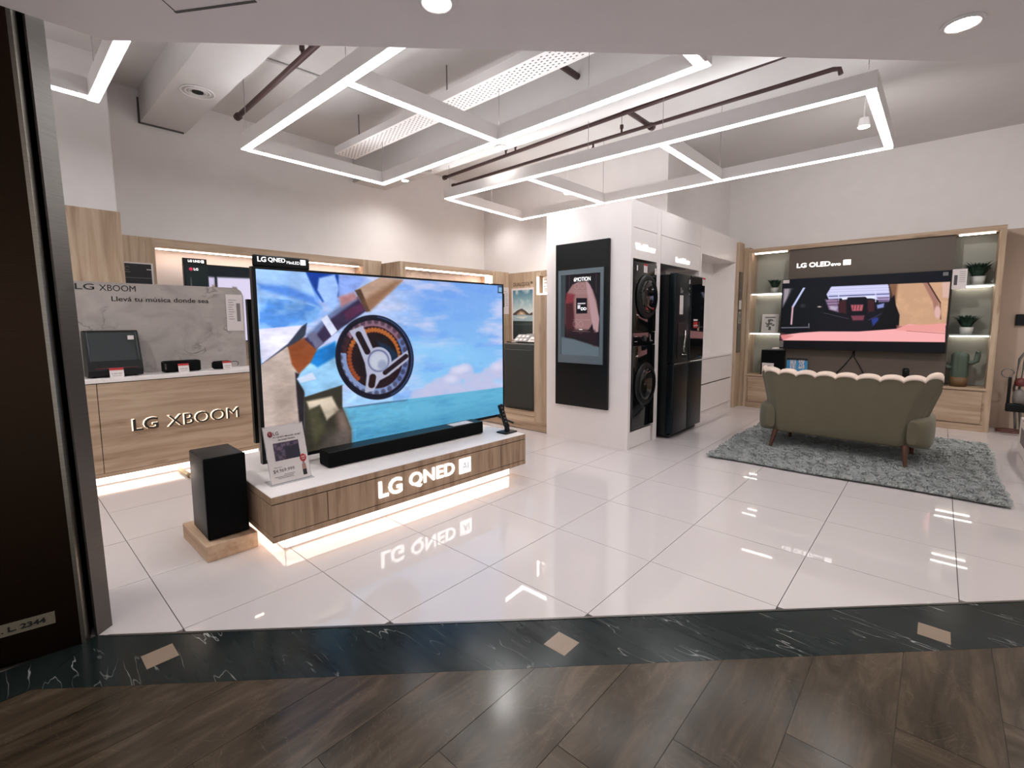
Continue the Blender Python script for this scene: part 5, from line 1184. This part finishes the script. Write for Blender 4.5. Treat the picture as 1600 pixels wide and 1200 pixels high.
# pipes
def pipe(label, pts, r_, stubs, caps=True):
    t = thing('sprinkler_pipe', pts[0], label, 'pipe')
    MB().tube(pts, r_, 10).build('pipe_run', PIPE, t)
    a = Vector(pts[0]); d = (Vector(pts[1])-a).normalized()
    MB().cyl(a-d*.01, a+d*.03, r_*1.5, n=12).build('end_cap', PIPE, t)
    for (x, y, z, up) in stubs:
        MB().cyl((x, y, z), (x, y, z+.075*up), .010, n=8).cyl((x, y, z+.05*up), (x, y, z+.085*up), .018, n=10).build('sprinkler_head', PIPE, t)
        if up > 0: MB().cyl((x, y, z+.085), (x, y, ZC), .003, n=6).build('hanger_rod', GREYINK, t)
pipe('short dark red pipe above the left light frame', [(-4.787, 1.655, 3.1), (-2.6, 1.60, 3.1)], .021, [(-3.42, 1.625, 3.1, 1), (-3.30, 1.625, 3.1, 1)])
pipe('upper of the two long dark red pipes between the light frames', [(-4.83, 4.08, 3.1), (-.8, 3.87, 3.1)], .019, [(-3.70, 4.02, 3.1, 1), (-3.55, 4.01, 3.1, 1), (-1.87, 3.93, 3.1, 1), (-1.72, 3.92, 3.1, 1)])
pipe('lower of the two long dark red pipes, ending in an elbow', [(-5.013, 4.387, 3.1), (-.70, 4.326, 3.1), (-.66, 4.326, 3.09), (-.65, 4.326, 3.05)], .017, [(-4.45, 4.38, 3.1, -1), (-2.78, 4.355, 3.1, -1), (-2.45, 4.35, 3.1, 1)])
pipe('dark red cross pipe over the two long pipes', [(-2.205, 4.50, 3.145), (-2.21, 3.702, 3.145)], .024, [])
pipe('dark red pipe stub crossing above the cable tray', [(-2.22, 2.35, 3.16), (-2.215, 3.238, 3.16)], .024, [])
# downlights
def downlight(x, y, z, label, e, vis=True, spot=115):
    t = thing('downlight', (x, y, z), label, 'downlight')
    MB().lathe((x, y, z), [(.040, -.001), (.050, -.010), (.058, -.006), (.060, -.0005)], 28).build('rim', ALU, t)
    MB().cyl((x, y, z-.002), (x, y, z-.010), .037, n=24).build('lens', BULB, t)
    light('SPOT', (x, y, z-.03), e, size=.05, spot=spot, blend=.95, parent=t, name='downlight_lamp')
downlight(-1.264, 1.05, ZS, 'round recessed downlight in the mall soffit at the top centre', SPOT*.9)
downlight(-.005, 2.354, ZS, 'round recessed downlight in the mall soffit at the upper right', SPOT*.9)
downlight(-5.02, 3.61, 3.009, 'round downlight in the long boxed duct, nearest the back wall', SPOT*.8, spot=160)
downlight(-3.38, 3.60, 3.009, 'bright round downlight in the long boxed duct, at the centre', SPOT*1.3, spot=150)
def hung(x, y, z, label, e, tilt=0):
    t = thing('spotlight', (x, y, z), label, 'spotlight')
    MB().cyl((x, y, z+.07), (x, y, ZC), .006, n=8).build('stem', ALU, t)
    MB().cyl((x, y, z), (x, y, z+.07), .045, .035, n=20).build('housing', ALU, t)
    MB().cyl((x, y, z-.001), (x, y, z-.006), .04, n=20).build('lens', BULB, t)
    light('SPOT', (x, y, z-.03), e, size=.04, spot=150, blend=.9, parent=t, name='spot_lamp', rot=(R(tilt), 0, 0))
hung(-.585, 5.14, 2.9, 'small spotlight inside the right end of the long light frame', SPOT*2.4, 70)
hung(-3.66, 5.14, 2.9, 'small spotlight behind the short crossbar of the long light frame', SPOT*1.4)
hung(-5.06, 5.18, 2.9, 'small spotlight in the far left corner above the nook', SPOT*.3)
hung(1.2, 6.3, 2.9, 'unseen spotlight added near the right wall to brighten the lounge side', SPOT*1.3)  # added out of view to lift the drawers and right side
hung(1.15, 5.2, 2.9, 'unseen spotlight added near the right wall to brighten the drawers', SPOT*1.4)  # another added lamp out of view on the right
hung(-3.4, -.45, 2.9, 'unseen spotlight added behind the metal column to brighten the left side', SPOT*2.6)  # added out of view to brighten the left floor and wall
# mall lamps standing behind the viewer (unseen ceiling lamps of the walkway)
for (x, y) in ((.55, .15), (1.55, 1.6), (-1.2, -1.2)):
    downlight(x, y, ZS, 'unseen round downlight of the mall walkway behind the viewer at %s' % ('the middle' if x == .55 else 'the right' if x > 1 else 'the left'), SPOT*.5)
bpy.context.view_layer.update()
